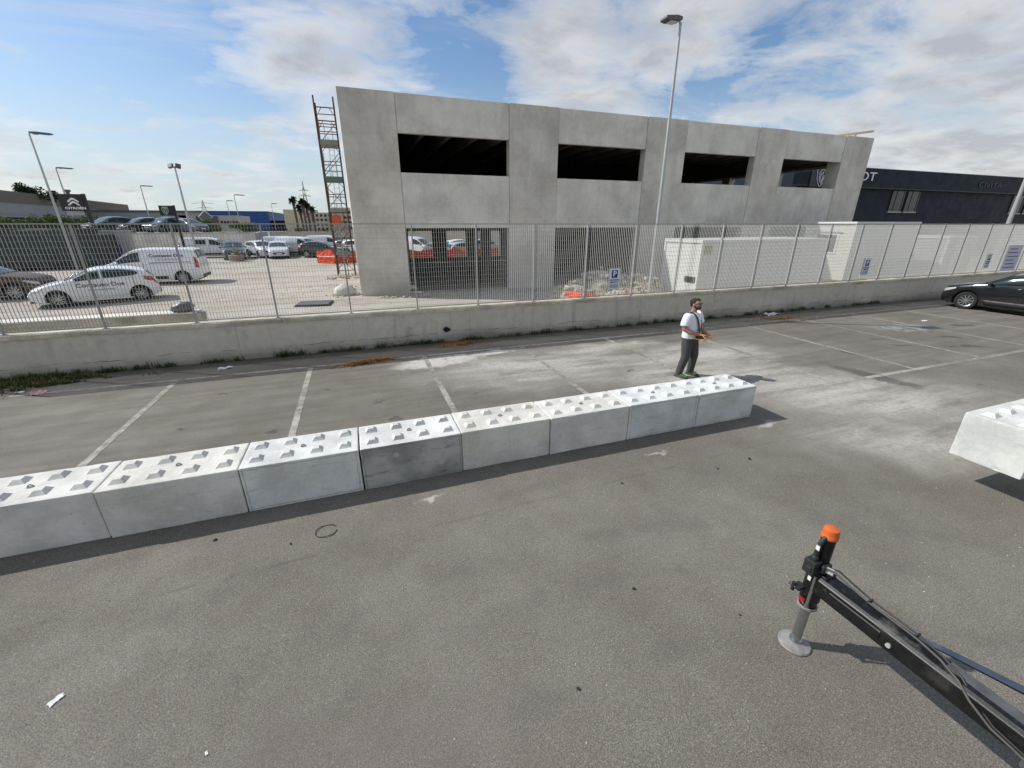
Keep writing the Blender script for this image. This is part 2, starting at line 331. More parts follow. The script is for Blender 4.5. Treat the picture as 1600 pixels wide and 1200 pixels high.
def worn_black():
    m, t, b = newmat('scratched black crane paint'); o = OBJ(t)
    d = t.rng(t.noise(o, 5, 8, .7), .50, .72, 0, .8); sc = t.rng(t.noise(t.mapping(o, rot=(R(8), 0, 0), scale=(6, .8, 22)), 4, 5, .6), .62, .70, 0, .7)
    top = t.rng(t.N('ShaderNodeSeparateXYZ', i={0: t.N('ShaderNodeNewGeometry').outputs['Normal']}).outputs[2], .5, .9, .25, 1.)
    f = t.math('MAXIMUM', t.math('MULTIPLY', d, top), t.math('MULTIPLY', sc, t.rng(t.noise(o, 3, 3), .45, .6)))
    c = t.mix(f, (.006, .006, .0065), (.13, .122, .11))
    setb(t, b, Base_Color=c, Roughness=t.rng(f, 0, 1, .42, .8)); b.inputs['Specular IOR Level'].default_value = .45
    bump(t, b, t.noise(o, 60, 4), .12, .004); return m
M['cranepaint'] = worn_black()
M['scuff'] = plain('scuffed grey steel', (.13, .13, .13), .5, .4, .5, 11, bmp=.2)
M['hose'] = plain('rubber hose', (.03, .029, .028), .55, 0, .2, 20)
M['hosegrey'] = plain('dusty hose', (.085, .08, .07), .7, 0, .25, 16)
M['bluebar'] = plain('dark blue steel', (.035, .05, .085), .45, .2, .2, 8)
M['skin'] = plain('skin', (.36, .185, .12), .55, 0, .14, 22)
M['hair'] = plain('black hair', (.014, .011, .01), .75, 0, .3, 60)
M['tshirt'] = plain('white cotton', (.74, .75, .79), .9, 0, .05, 14, bmp=.2)
M['jeans'] = plain('charcoal denim', (.058, .058, .060), .9, 0, .4, 9, bmp=.8)
M['shoe'] = plain('green trainer', (.05, .13, .03), .85, 0, .95, 24)
M['sole'] = plain('dark sole', (.05, .05, .05), .8)
M['leaf'] = plain('hedge leaf', (.11, .155, .04), .7, 0, .5, 3, spec=.3)
M['leafdark'] = plain('dark foliage', (.035, .055, .022), .75, 0, .5, 1.5, spec=.3)
M['weed'] = plain('weed leaf', (.075, .095, .03), .8, 0, .5, 5, spec=.2)
M['dryweed'] = plain('dry weed', (.20, .15, .08), .9, 0, .4, 5, spec=.2)
M['bark'] = plain('palm trunk', (.14, .11, .085), .95, 0, .3, 6)
M['straw'] = plain('brown straw', (.33, .16, .05), .95, 0, .45, 14)
M['rubble'] = plain('pale rubble', (.42, .375, .30), .95, 0, .35, 3, bmp=.4)
M['paper'] = plain('white paper scrap', (.72, .71, .69), .8)
M['pink'] = plain('pink plastic bag', (.62, .34, .33), .6)
M['wood'] = plain('raw pine', (.74, .60, .44), .8, 0, .15, 4)
M['apt'] = plain('cream apartment plaster', (.56, .50, .37), .9, 0, .06, .1)
M['lattice'] = plain('lattice steel', (.28, .28, .29), .6, .3)
M['sack'] = plain('dusty white sack', (.55, .55, .49), .9, 0, .2, 6, bmp=.5)
M['netgreen'] = plain('dark green mesh cloth', (.04, .055, .05), .9, 0, .4, 2)
M['terrain'] = plain('far ground', (.22, .20, .16), .95, 0, .25, .05)

# ------------------------------------------------------------------ mesh helpers
class MB:
    def __init__(s): s.v = []; s.f = []; s.m = []
    def add(s, vs, fs, mi=0):
        o = len(s.v); s.v += [tuple(v) for v in vs]; s.f += [tuple(i+o for i in f) for f in fs]; s.m += [mi]*len(fs); return s
    def box(s, a, b, mi=0, rot=None, piv=None):
        x0, y0, z0 = a; x1, y1, z1 = b
        vs = [Vector(p) for p in ((x0, y0, z0), (x1, y0, z0), (x1, y1, z0), (x0, y1, z0), (x0, y0, z1), (x1, y0, z1), (x1, y1, z1), (x0, y1, z1))]
        if rot is not None:
            c = Vector(piv) if piv else sum(vs, Vector())/8
            vs = [rot @ (v-c)+c for v in vs]
        return s.add(vs, [(0, 3, 2, 1), (4, 5, 6, 7), (0, 1, 5, 4), (1, 2, 6, 5), (2, 3, 7, 6), (3, 0, 4, 7)], mi)
    def tube(s, pts, r, n=8, mi=0, caps=True):
        pts = [Vector(p) for p in pts]; k = len(pts)
        rs = r if hasattr(r, '__len__') else [r]*k
        vs = []; prev = None
        for i, p in enumerate(pts):
            d = (pts[min(i+1, k-1)]-pts[max(i-1, 0)]).normalized()
            if prev is None:
                u = d.cross(Vector((0, 0, 1)));
                if u.length < .1: u = d.cross(Vector((0, 1, 0)))
            else: u = prev-d*prev.dot(d)
            u.normalize(); w = d.cross(u); prev = u
            ra = rs[i] if hasattr(rs[i], '__len__') else (rs[i], rs[i])
            for j in range(n):
                a = 2*math.pi*j/n; vs.append(p+u*math.cos(a)*ra[0]+w*math.sin(a)*ra[1])
        fs = [(i*n+j, i*n+(j+1) % n, (i+1)*n+(j+1) % n, (i+1)*n+j) for i in range(k-1) for j in range(n)]
        if caps: fs += [tuple(range(n-1, -1, -1)), tuple((k-1)*n+j for j in range(n))]
        return s.add(vs, fs, mi)
    def cyl(s, a, b, r, n=12, mi=0): return s.tube([a, b], r, n, mi)
    def lathe(s, prof, n=20, c=(0, 0, 0), ax='Z', mi=0, a0=0., a1=2*math.pi):
        vs = []
        full = abs(a1-a0-2*math.pi) < 1e-6; k = n if full else n+1
        for r, h in prof:
            for j in range(k):
                a = a0+(a1-a0)*j/n; x, y = r*math.cos(a), r*math.sin(a)
                p = {'Z': (x, y, h), 'Y': (x, h, y), 'X': (h, x, y)}[ax]
                vs.append((p[0]+c[0], p[1]+c[1], p[2]+c[2]))
        fs = []
        for i in range(len(prof)-1):
            for j in range(n):
                j2 = (j+1) % k
                fs.append((i*k+j, i*k+j2, (i+1)*k+j2, (i+1)*k+j))
        return s.add(vs, fs, mi)
    def prism(s, poly, a, b, plane='XZ', mi=0):
        n = len(poly)
        def P(u, v, w): return {'XZ': (u, w, v), 'XY': (u, v, w), 'YZ': (w, u, v)}[plane]
        vs = [P(u, v, a) for u, v in poly]+[P(u, v, b) for u, v in poly]
        fs = [tuple(range(n)), tuple(range(2*n-1, n-1, -1))]+[(i, i+n, (i+1) % n+n, (i+1) % n) for i in range(n)]
        return s.add(vs, fs, mi)
    def ell(s, c, r, n=12, k=8, mi=0):
        vs = []; c = Vector(c)
        for i in range(1, k):
            th = math.pi*i/k
            for j in range(n):
                a = 2*math.pi*j/n; vs.append((c.x+r[0]*math.sin(th)*math.cos(a), c.y+r[1]*math.sin(th)*math.sin(a), c.z+r[2]*math.cos(th)))
        vs += [(c.x, c.y, c.z+r[2]), (c.x, c.y, c.z-r[2])]; T = len(vs)-2
        fs = [(i*n+j, i*n+(j+1) % n, (i+1)*n+(j+1) % n, (i+1)*n+j) for i in range(k-2) for j in range(n)]
        fs += [(T, (j+1) % n, j) for j in range(n)]+[(T+1, (k-2)*n+j, (k-2)*n+(j+1) % n) for j in range(n)]
        return s.add(vs, fs, mi)
    def chunk(s, c, r, mi=0, squash=.7, rnd=random):
        bm = bmesh.new(); bmesh.ops.create_icosphere(bm, subdivisions=1, radius=1)
        q = Matrix.Rotation(rnd.random()*6.28, 3, 'Z') @ Matrix.Rotation(rnd.random()*3, 3, 'X')
        ax = [r*rnd.uniform(.6, 1.3) for _ in range(3)]
        vs = []
        for v in bm.verts:
            k = rnd.uniform(.72, 1.15); p = q @ Vector((v.co.x*ax[0]*k, v.co.y*ax[1]*k, v.co.z*ax[2]*k)); p.z *= squash
            vs.append(Vector(c)+p)
        fs = [tuple(v.index for v in f.verts) for f in bm.faces]; bm.free()
        return s.add(vs, fs, mi)
    def mesh(s, name, mats, smooth=None):
        me = bpy.data.meshes.new(name); me.from_pydata(s.v, [], s.f)
        bm = bmesh.new(); bm.from_mesh(me); bmesh.ops.recalc_face_normals(bm, faces=bm.faces); bm.to_mesh(me); bm.free()
        for m in (mats if isinstance(mats, (list, tuple)) else [mats]): me.materials.append(m)
        if len(s.m) == len(me.polygons): me.polygons.foreach_set('material_index', s.m)
        if smooth is not None:
            me.polygons.foreach_set('use_smooth', [True]*len(me.polygons)); me.set_sharp_from_angle(angle=R(smooth))
        me.update(); return me
    def build(s, name, mats, parent=None, smooth=None, loc=None, rotz=0., bevel=0., noloc=False):
        me = s.mesh(name, mats, smooth); return link(name, me, parent, loc, rotz, bevel)
def link(name, me, parent=None, loc=None, rotz=0., bevel=0.):
    o = bpy.data.objects.new(name, me); COL.objects.link(o)
    if parent: o.parent = parent
    if loc is not None: o.location = loc
    o.rotation_euler.z = rotz
    if bevel:
        b = o.modifiers.new('bevel', 'BEVEL'); b.width = bevel; b.segments = 2; b.limit_method = 'ANGLE'; b.angle_limit = R(40)
    return o
def tag(o, label=None, cat=None, group=None, kind=None):
    if label: o['label'] = label
    if cat: o['category'] = cat
    if group: o['group'] = group
    if kind: o['kind'] = kind
    return o
def thing(name, label, cat, loc=(0, 0, 0), rotz=0., group=None):
    o = bpy.data.objects.new(name, None); COL.objects.link(o); o.empty_display_size = .2
    o.location = loc; o.rotation_euler.z = rotz
    return tag(o, label, cat, group)
def text(name, body, size, mat, parent, mtx, ext=.004, align='CENTER', sx=1., bold=0.):
    cu = bpy.data.curves.new(name, 'FONT'); cu.body = body; cu.size = size; cu.extrude = ext; cu.align_x = align; cu.align_y = 'CENTER'; cu.offset = bold; cu.resolution_u = 3
    tmp = bpy.data.objects.new(name+'_tmp', cu); COL.objects.link(tmp); bpy.context.view_layer.update()
    me = bpy.data.meshes.new_from_object(tmp.evaluated_get(bpy.context.evaluated_depsgraph_get()))
    bpy.data.objects.remove(tmp); bpy.data.curves.remove(cu)
    me.name = name; me.materials.clear(); me.materials.append(mat)
    me.transform(mtx @ Matrix.Diagonal((sx, 1, 1, 1)))
    return link(name, me, parent)
FRONT = Matrix.Rotation(R(90), 4, 'X')          # text standing upright, read from -Y
def T(x, y, z): return Matrix.Translation((x, y, z))

Z0 = .2                                            # the yard lies a little above the car park
# ------------------------------------------------------------------ ground
def sheet(name, x0, y0, x1, y1, z, mat, nx=1, ny=1, amp=0.):
    mb = MB(); vs = []; fs = []
    for j in range(ny+1):
        for i in range(nx+1):
            x = x0+(x1-x0)*i/nx; y = y0+(y1-y0)*j/ny
            dz = amp*(mnoise.noise(Vector((x*.35, y*.35, 0)))+.5*mnoise.noise(Vector((x*1.1, y*1.1, 3)))) if amp else 0
            vs.append((x, y, z+dz))
    for j in range(ny):
        for i in range(nx): a = j*(nx+1)+i; fs.append((a, a+1, a+nx+2, a+nx+1))
    mb.add(vs, fs); o = mb.build(name, mat, smooth=60 if amp else None); return tag(o, kind='structure')
sheet('terrain', -2500, -1500, 2500, 3500, -.06, M['terrain'])
sheet('asphalt', -45, -30, 70, 12.35, 0, M['asphalt'])
sheet('yard_ground', -90, 12.45, 130, 62, Z0, M['dirt'], 220, 60, .035)
sheet('street', -140, 62.2, 160, 125, Z0-.1, plain('far street asphalt', (.17, .165, .155), .9, 0, .1, .3))

def line(x0, y0, x1, y1, w=.115):
    d = Vector((x1-x0, y1-y0, 0)); L = d.length; d.normalize(); n = Vector((-d.y, d.x, 0))*w/2
    k = max(2, int(L/.12)); vs = []; fs = []
    for i in range(k+1):
        p = Vector((x0, y0, .004))+d*L*i/k; j = random.uniform(.9, 1.06)
        vs += [p-n*j, p+n*random.uniform(.9, 1.06)]
        if i: a = 2*i; fs.append((a-2, a, a+1, a-1))
    return tag(MB().add(vs, fs).build('parking_line', M['line']), kind='structure')
line(-7.0, 10.93, 36, 10.93)
line(9.35, 5.76, 36, 5.76, .13)
for i in range(-1, 12):
    x = -1.35+2.77*i
    if x < 33: line(x, 10.86, x, 5.83 if x > 8 else 5.9)

# ------------------------------------------------------------------ boundary wall, coping, fence
WY = 12.2
wall = thing('boundary_wall', 'long low cement wall with a weathered coping and cracked foot behind the parking bays', 'wall', (12, WY+.12, 0))
mb = MB()
def rel(o, p): return Vector(p)-o.location
def wbox(mb, a, b, o, mi=0): mb.box(tuple(Vector(a)-o.location), tuple(Vector(b)-o.location), mi)
wbox(mb, (-24, WY, -.05), (46, WY+.26, .90), wall); mb.build('wall_body', M['wall'], wall)
# render plinth with a ragged broken top edge
vs = []; fs = []; n = 640
for i in range(n+1):
    x = -24+70*i/n; h = .05+.16*(mnoise.noise(Vector((x*.55, 0, 0)))*.5+.5)+.05*mnoise.noise(Vector((x*4, 7, 0)))+.02*mnoise.noise(Vector((x*14, 3, 0)))
    h = max(h, .02); th = .018+.012*mnoise.noise(Vector((x*2, 0, 9)))
    vs += [(x-12, -.12-th, -.02), (x-12, -.12-th, h), (x-12, -.119, h+.006)]
    if i: a = 3*i; fs += [(a-3, a, a+1, a-2), (a-2, a+1, a+2, a-1)]
MB().add(vs, fs).build('plinth_render', M['wall'], wall)
x = -24.
while x < 46:
    w = 2.0; mb = MB(); k = 14; top = []; 
    vs = []; fs = []
    for i in range(k+1):
        xx = x+.004+(w-.008)*i/k
        fy = WY-.028+random.uniform(-.006, .010)-(.012 if random.random() < .1 else 0); fz = 1.0+random.uniform(-.008, .006)
        ring = [(xx, fy, .90), (xx, fy+random.uniform(-.004, .004), fz-.012), (xx, fy+.015, fz), (xx, WY+.285, 1.0), (xx, WY+.285, .90)]
        vs += [rel(wall, p) for p in ring]
        if i:
            for j in range(5): a = 5*(i-1); fs.append((a+j, a+(j+1) % 5, a+5+(j+1) % 5, a+5+j))
    fs += [(0, 1, 2, 3, 4), tuple(5*k+j for j in (4, 3, 2, 1, 0))]
    MB().add(vs, fs).build('coping_slab', M['coping'], wall); x += w

FY = WY+.12
fence = thing('mesh_fence', 'tall galvanised grating fence standing on the low cement wall', 'fence', (12, FY, 1.0))
PIT = 1.81; posts = [-9.33+PIT*k for k in range(25)]
pm = MB().box((-.018, -.025, 0), (.018, .025, 2.32)).box((-.05, -.04, 0), (.05, .04, .012)).mesh('post', M['post'])
for x in posts: link('post', pm, fence, (x-12, .01, 0))
NB = 27; bp = PIT/NB
bm_ = MB().box((-.00125, -.0125, .07), (.00125, .0125, 2.29)).mesh('bar', M['galv'])
bars = []
for k in range(len(posts)-1):
    x0 = posts[k]-12; mb = MB()
    for j in range(17): z = .1+j*.132; mb.cyl((x0+.03, .004, z), (x0+PIT-.03, .004, z), .0028, 5)
    mb.box((x0+.03, -.013, .045), (x0+PIT-.03, .013, .07)); mb.box((x0+.03, -.013, 2.29), (x0+PIT-.03, .013, 2.315))
    pan = mb.build('panel', M['galv'], fence)
    for j in range(1, NB): bars.append((x0+j*bp, pan))
near = sorted(bars, key=lambda q: (q[0]+12-4)**2)[:300]
ns = set(q[0] for q in near)
for x, pan in near: link('bar', bm_, pan, (x, 0, 0))
mb = MB()
for x, pan in bars:
    if x not in ns: mb.box((x-.00125, -.0125, .07), (x+.00125, .0125, 2.29))
tag(mb.build('far_bars', M['galv'], fence), kind='stuff')

# ------------------------------------------------------------------ concrete lego blocks
def block_mat(i, col, tint, tf, var=.16, side=None):
    m = concrete('block concrete %d' % i, col, var, 1.9, 0, .8, tint, tf)
    t = NT(m.node_tree); b = m.node_tree.nodes['Principled BSDF']; src = b.inputs['Base Color'].links[0].from_socket; p = POS(t)
    # air holes, cement smears and small repairs
    v = t.N('ShaderNodeTexVoronoi', i={'Vector': t.mapping(p, loc=(i*3.1, 0, 0), scale=(1, 1, 1.3)), 'Scale': 15.}); sz = t.N('ShaderNodeSeparateColor', i={0: v.outputs['Color']}).outputs[0]
    hole = t.math('MULTIPLY', t.math('GREATER_THAN', t.math('MULTIPLY', sz, .16), v.outputs['Distance']), t.math('GREATER_THAN', sz, .55))
    c = t.mix(t.math('MULTIPLY', hole, .6), src, [x*.42 for x in col])
    sm = t.rng(t.noise(t.mapping(p, loc=(i*5.7, 2, 0), rot=(0, R(-4), 0), scale=(.8, .8, 2.6)), 2.4, 8, .7, .4), .58, .70)
    c = t.mix(t.math('MULTIPLY', sm, .4), c, [min(.75, x*1.32) for x in col])
    sc_ = t.rng(t.noise(t.mapping(p, loc=(i*2.7, 9, 0), rot=(0, R(6), 0), scale=(.5, .5, 7)), 3.1, 4, .6), .66, .72)
    c = t.mix(t.math('MULTIPLY', sc_, .3), c, [x*.62 for x in col])
    t.l.new(c, b.inputs['Base Color']); return m
bx = [(-4.33, -2.965), (-2.952, -1.606), (-1.594, -.256), (-.240, 1.082), (1.092, 2.432), (2.442, 3.808), (3.822, 5.188), (5.198, 6.46)]
bcol = [((.62, .605, .56), (.51, .485, .42), .3), ((.62, .60, .545), (.50, .47, .39), .35), ((.63, .63, .60), (.53, .53, .49), .3), ((.63, .63, .60), (.12, .13, .12), .0),
        ((.62, .60, .54), (.47, .43, .33), .4), ((.62, .605, .555), (.49, .465, .39), .35), ((.61, .62, .595), (.48, .48, .45), .3), ((.61, .62, .595), (.47, .475, .445), .35)]
blab = ['smooth warm grey concrete block cut by the left edge of the picture',
        'warm grey concrete block with a pale patch on its face, second from the left',
        'pale bluish concrete block between the pale patched block and the dark stained one',
        'concrete block with a dark streaky stained face',
        'beige grey concrete block just right of the dark stained one',
        'plain beige grey concrete block, third from the right end of the row',
        'light blue grey concrete block with brown smears, last but one at the right end',
        'light blue grey concrete block at the right end of the row beside the man']
def stained(i, base):
    # dark streaked face as formwork oil leaves it
    m = base; t = NT(m.node_tree); b = m.node_tree.nodes['Principled BSDF']
    src = b.inputs['Base Color'].links[0].from_socket
    g = t.N('ShaderNodeNewGeometry'); nz = t.N('ShaderNodeSeparateXYZ', i={0: g.outputs['True Normal']}).outputs[1]
    face = t.rng(nz, -.5, -.9)
    p = g.outputs['Position']
    st = t.noise(t.mapping(p, rot=(0, R(-3), 0), scale=(.9, 1, 5.5)), 2.2, 6, .65, .3); bl = t.noise(p, 2.1, 5, .6)
    if i == 3:
        c2 = t.mix(t.rng(bl, .33, .66), (.24, .245, .225), (.46, .455, .42)); c2 = t.mix(t.rng(st, .55, .72), c2, (.085, .085, .08))
        f = t.math('MULTIPLY', face, .95)
    else:
        c2 = (.30, .29, .25); f = t.math('MULTIPLY', face, t.math('MULTIPLY', t.rng(st, .5, .72), .35 if i in (6, 7, 2) else .18))
    c = t.mix(f, src, c2)
    if i in (2, 3, 6, 7):   # darker cement fins round the rim of the cast face
        o = t.N('ShaderNodeSeparateXYZ', i={0: OBJ(t)}); n = t.math('MULTIPLY', t.math('SUBTRACT', t.noise(p, 9, 4, .6), .5), .05)
        ex = t.math('ADD', t.math('ABSOLUTE', o.outputs[0]), n); ez = t.math('ADD', t.math('ABSOLUTE', t.math('SUBTRACT', o.outputs[2], .305)), n)
        rim = t.math('MAXIMUM', t.math('SUBTRACT', 1., t.math('MULTIPLY', t.math('ABSOLUTE', t.math('SUBTRACT', ex, .632)), 90.), True), t.math('SUBTRACT', 1., t.math('MULTIPLY', t.math('ABSOLUTE', t.math('SUBTRACT', ez, .272)), 90.), True))
        c = t.mix(t.math('MULTIPLY', t.math('MULTIPLY', rim, face), .5), c, (.13, .13, .12))
    if i == 1:
        v = t.mapping(p, loc=(-1.87, 5.08, .32), rot=(0, R(25), 0), scale=(.035, 1, .055), ty='TEXTURE')
        ln = t.math('ADD', t.N('ShaderNodeVectorMath', operation='LENGTH', i={0: v}).outputs['Value'], t.math('MULTIPLY', t.math('SUBTRACT', t.noise(p, 25, 3), .5), 1.4))
        c = t.mix(t.math('MULTIPLY', t.rng(ln, 1., .8), face), c, (.62, .66, .62))
    if i == 3:
        for (hx_, hz_) in ((.79, .22), (.82, .47), (.2, .45)):
            v = t.vmath('SUBTRACT', p, (hx_, 5.08, hz_)); ln = t.N('ShaderNodeVectorMath', operation='LENGTH', i={0: v}).outputs['Value']
            c = t.mix(t.math('MULTIPLY', t.rng(ln, .045, .03), t.math('MULTIPLY', face, .7)), c, (.46, .47, .45))
    t.l.new(c, b.inputs['Base Color'])
def block_mesh(L, D, H, mat, name='block_body', seed=0):
    rnd = random.Random(seed); c = .016
    bm = bmesh.new()
    bmesh.ops.create_cube(bm, size=1)
    for v in bm.verts: v.co = Vector((v.co.x*L, v.co.y*D, v.co.z*H+H/2))
    bmesh.ops.bevel(bm, geom=[e for e in bm.edges], offset=c, segments=2, profile=.6, affect='EDGES')
    bmesh.ops.subdivide_edges(bm, edges=[e for e in bm.edges if e.calc_length() > .3], cuts=12, use_grid_fill=True)
    for v in bm.verts:      # chipped, slightly wavering arrises
        onx = abs(v.co.x) > L/2-c*1.2; ony = abs(v.co.y) > D/2-c*1.2; onz = abs(v.co.z-H/2) > H/2-c*1.2
        if onx+ony+onz >= 2:
            k = rnd.uniform(0, .0022) if rnd.random() > .05 else rnd.uniform(.003, .010)
            v.co += (Vector((0, 0, H/2))-v.co).normalized()*k
            if v.co.z < 0: v.co.z = 0
    me = bpy.data.meshes.new(name); bm.to_mesh(me); bm.free(); me.materials.append(mat); return me
def stud_mesh(mat):
    b, t_, h = .082, .036, .052
    vs = [(-b, -b, 0), (b, -b, 0), (b, b, 0), (-b, b, 0), (-t_, -t_, h), (t_, -t_, h), (t_, t_, h), (-t_, t_, h)]
    return MB().add(vs, [(4, 5, 6, 7), (0, 1, 5, 4), (1, 2, 6, 5), (2, 3, 7, 6), (3, 0, 4, 7), (3, 2, 1, 0)]).mesh('stud', mat)
def make_block(i, x0, x1, y0, mat, label, z=0., D=.695, H=.61, group=None, rotz=0.):
    L = x1-x0; o = thing('concrete_block', label, 'concrete block', ((x0+x1)/2, y0+D/2, z), rotz, group)
    link('block_body', block_mesh(L, D, H, mat, seed=i), o)
    sm = stud_mesh(mat)
    for a in range(4):
        for c in range(2):
            s = link('stud', sm, o, (L*(a-1.5)*.252, (c-.5)*.335, H-.006)); s.rotation_euler.z = random.uniform(-.03, .03)
    # cast-in lifting recess with a steel loop
    mb = MB(); mb.lathe([(0, .001), (.022, .001), (.026, .003), (.033, .004), (.036, 0)], 14, (0, 0, H)); mb.build('lifting_recess', M['padsteel'], o)
    mb = MB(); mb.tube([(-.022, 0, H), (-.02, 0, H+.018), (0, 0, H+.03), (.02, 0, H+.018), (.022, 0, H)], .006, 6); mb.build('lifting_loop', M['padsteel'], o)
    return o
for i, (a, b_) in enumerate(bx):
    m = block_mat(i, bcol[i][0], bcol[i][1], bcol[i][2]); stained(i, m)
    make_block(i, a, b_, 5.085+random.uniform(-.012, .012), m, blab[i], group='concrete blocks set out in a row', rotz=R(random.uniform(-.5, .5)))
mh = block_mat(9, (.60, .60, .56), (.50, .48, .44), .2)
hang = make_block(9, 7.25, 8.61, 1.99, mh, 'pale concrete block lifted clear of the asphalt at the right edge of the picture', z=.40)
# the crane that holds it, above and to the right of the frame
sl = thing('lifting_chain', 'steel chain holding up the lifted concrete block', 'chain', (7.93, 2.335, 1.03))
for k in range(34):
    a = k % 2; z = .05+k*.085
    pts = [(.022*math.cos(q), 0, z+.055*math.sin(q)) for q in [2*math.pi*j/10 for j in range(11)]]
    if a: pts = [(p[1], p[0], p[2]) for p in pts]
    MB().tube(pts, .007, 5, caps=False).build('link', M['scuff'], sl)
hk = MB(); hk.tube([(0, 0, 2.9), (.09, 0, 2.98), (.08, 0, 3.12), (0, 0, 3.2), (0, 0, 3.4)], [.02, .03, .03, .03, .03], 8); hk.box((-.12, -.08, 3.35), (.12, .08, 3.75)); hk.build('hook_block', M['orange'], sl)
cr = thing('crane_boom', 'black knuckle boom of the lorry crane reaching over the lifted block', 'crane boom', (5.2, -3.2, 0))
MB().tube([(0, 0, .2), (0, 0, 3.6)], .24, 12).build('mast', M['cranepaint'], cr)
MB().tube([(0, 0, 3.5), (.9, 1.9, 6.4)], [.2, .17], 4).build('inner_boom', M['cranepaint'], cr)
MB().tube([(.9, 1.9, 6.4), (2.65, 5.53, 5.35)], [.17, .11], 4).build('outer_boom', M['cranepaint'], cr)
MB().tube([(2.65, 5.53, 5.35), (2.65, 5.53, 4.80)], .03, 8).build('rope', M['hose'], cr)

# ------------------------------------------------------------------ outrigger leg of the lorry crane
og = thing('crane_outrigger', 'black hydraulic outrigger leg with an orange cap standing on a round steel foot', 'outrigger', (3.09, 1.57, 0))
mb = MB(); mb.lathe([(0, 0), (.115, 0), (.122, .008), (.115, .018), (.075, .026), (.05, .045), (0, .046)], 28); mb.build('foot_plate', M['padsteel'], og, 40)
mb = MB(); mb.lathe([(.046, .035), (.046, .06), (.036, .065), (.036, .46)], 20); mb.build('piston_rod', M['steel'], og, 40)
mb = MB(); mb.lathe([(.04, .44), (.054, .44), (.057, .455), (.057, .47), (.048, .48), (.048, 1.13), (0, 1.13)], 22); mb.build('cylinder_tube', M['cranepaint'], og, 40)
mb = MB(); mb.lathe([(.040, .432), (.071, .432), (.071, .448), (.06, .45)], 22); mb.build('gland_ring', M['padsteel'], og, 40)
mb = MB(); mb.lathe([(.05, 1.105), (.056, 1.11), (.057, 1.132), (.052, 1.138), (.054, 1.166), (.049, 1.188), (.03, 1.198), (0, 1.2)], 24); mb.build('orange_cap', M['orange'], og, 45)
mb = MB(); mb.lathe([(.045, .495), (.064, .5), (.069, .515), (.069, .80), (.06, .83), (.045, .84)], 20); mb.box((-.06, -.10, .64), (.055, -.02, .815)); mb.build('leg_housing', M['cranepaint'], og, 35, bevel=.006)
mb = MB(); mb.box((-.125, -.035, .80), (-.045, .05, .92)); mb.box((-.135, -.02, .83), (-.115, .02, .87)); mb.box((-.07, -.07, .84), (.02, -.045, .9)); mb.build('valve_block', M['blackplastic'], og, bevel=.006)
mb = MB(); mb.tube([(-.085, .005, .92), (-.085, .005, 1.0), (-.082, .002, 1.06), (-.066, 0, 1.10), (-.045, -.004, 1.125)], .0165, 10)
mb.lathe([(.023, .915), (.025, .935), (.023, .955), (.017, .96)], 12, (-.085, .005, 0)); mb.build('pressure_pipe', M['blackplastic'], og, 50)
mb = MB(); mb.box((-.100, -.014, 1.02), (-.098, .012, 1.06)); mb.box((-.0865, -.014, .725), (-.0815, .010, .765)); mb.build('label_sticker', M['plate'], og)
mb = MB(); mb.tube([(-.092, -.045, .50), (-.092, -.045, .80)], .011, 8); mb.tube([(-.092, -.045, .495), (-.092, -.045, .515)], .017, 8); mb.build('guide_rod', M['steel'], og, 40)
mb = MB(); mb.box((-.125, .02, .60), (-.045, .08, .625)); mb.cyl((-.12, .07, .57), (-.12, .07, .645), .014); mb.cyl((-.12, .05, .61), (-.12, .105, .61), .010); mb.build('locking_handle', M['blackplastic'], og)
mb = MB(); mb.box((-.099, -.02, .515), (-.086, .02, .545)); mb.build('red_seal', M['red'], og)
# sliding beam running back to the lorry, with its pressed rib
BX = -.005
beam = MB()
beam.prism([(-.072, .64), (.045, .64), (.06, .655), (.06, .785), (.045, .80), (-.068, .80), (-.092, .782), (-.092, .657)], -2.4, -.06, 'XZ'); bo = beam.build('slide_beam', M['cranepaint'], og, bevel=.008)
mb = MB(); mb.prism([(-.097, .695), (-.0915, .687), (-.0915, .76), (-.097, .752)], -.50, -.16, 'XZ'); mb.build('pressed_rib', M['cranepaint'], og, bevel=.004)
mb = MB(); mb.cyl((-.106, -.56, .71), (-.0915, -.56, .71), .015, 14); mb.build('beam_bolt', M['galv'], og)
mb = MB(); mb.cyl((-.0960, -.13, .752), (-.0915, -.13, .752), .012, 14); mb.build('pin_hole', M['tyre'], og)
mb = MB(); mb.box((-.03, -1.5, .8004), (.045, -.80, .8026)); mb.build('scuffed_top', M['scuff'], og)
for k, (dx, m) in enumerate(((-.008, 'hose'), (.034, 'hose'))):
    MB().tube([(-.045+dx, -.055, .89-.02*k), (-.02+dx, -.12, .89), (.008+dx, -.22, .845), (.02+dx, -.35, .815), (.02+dx, -.55, .813), (.012+dx, -.64, .815), (-.025+dx*.9, -.77, .822), (-.07+dx, -.88, .812), (-.105+dx*.9, -.96, .77), (-.118+dx*.6, -1.07, .715), (-.125+dx*.6, -1.35, .67)], .0068, 8).build('hydraulic_hose', M['hose' if k else 'hosegrey'], og, 60)
for y in (-.34, -.62): MB().box((.005, y-.005, .80), (.065, y+.005, .824)).build('hose_clip', M['blackplastic'], og)
mb = MB()
for dz in (0, .028): mb.cyl((-.045, -.045, .885-dz), (-.022, -.11, .885-dz), .0135, 8)
mb.build('hose_fitting', M['galv'], og)
mb = MB(); mb.box((-.118, -2.5, .62), (.09, -1.20, .83)); mb.build('beam_sleeve', M['scuff'], og, bevel=.012)
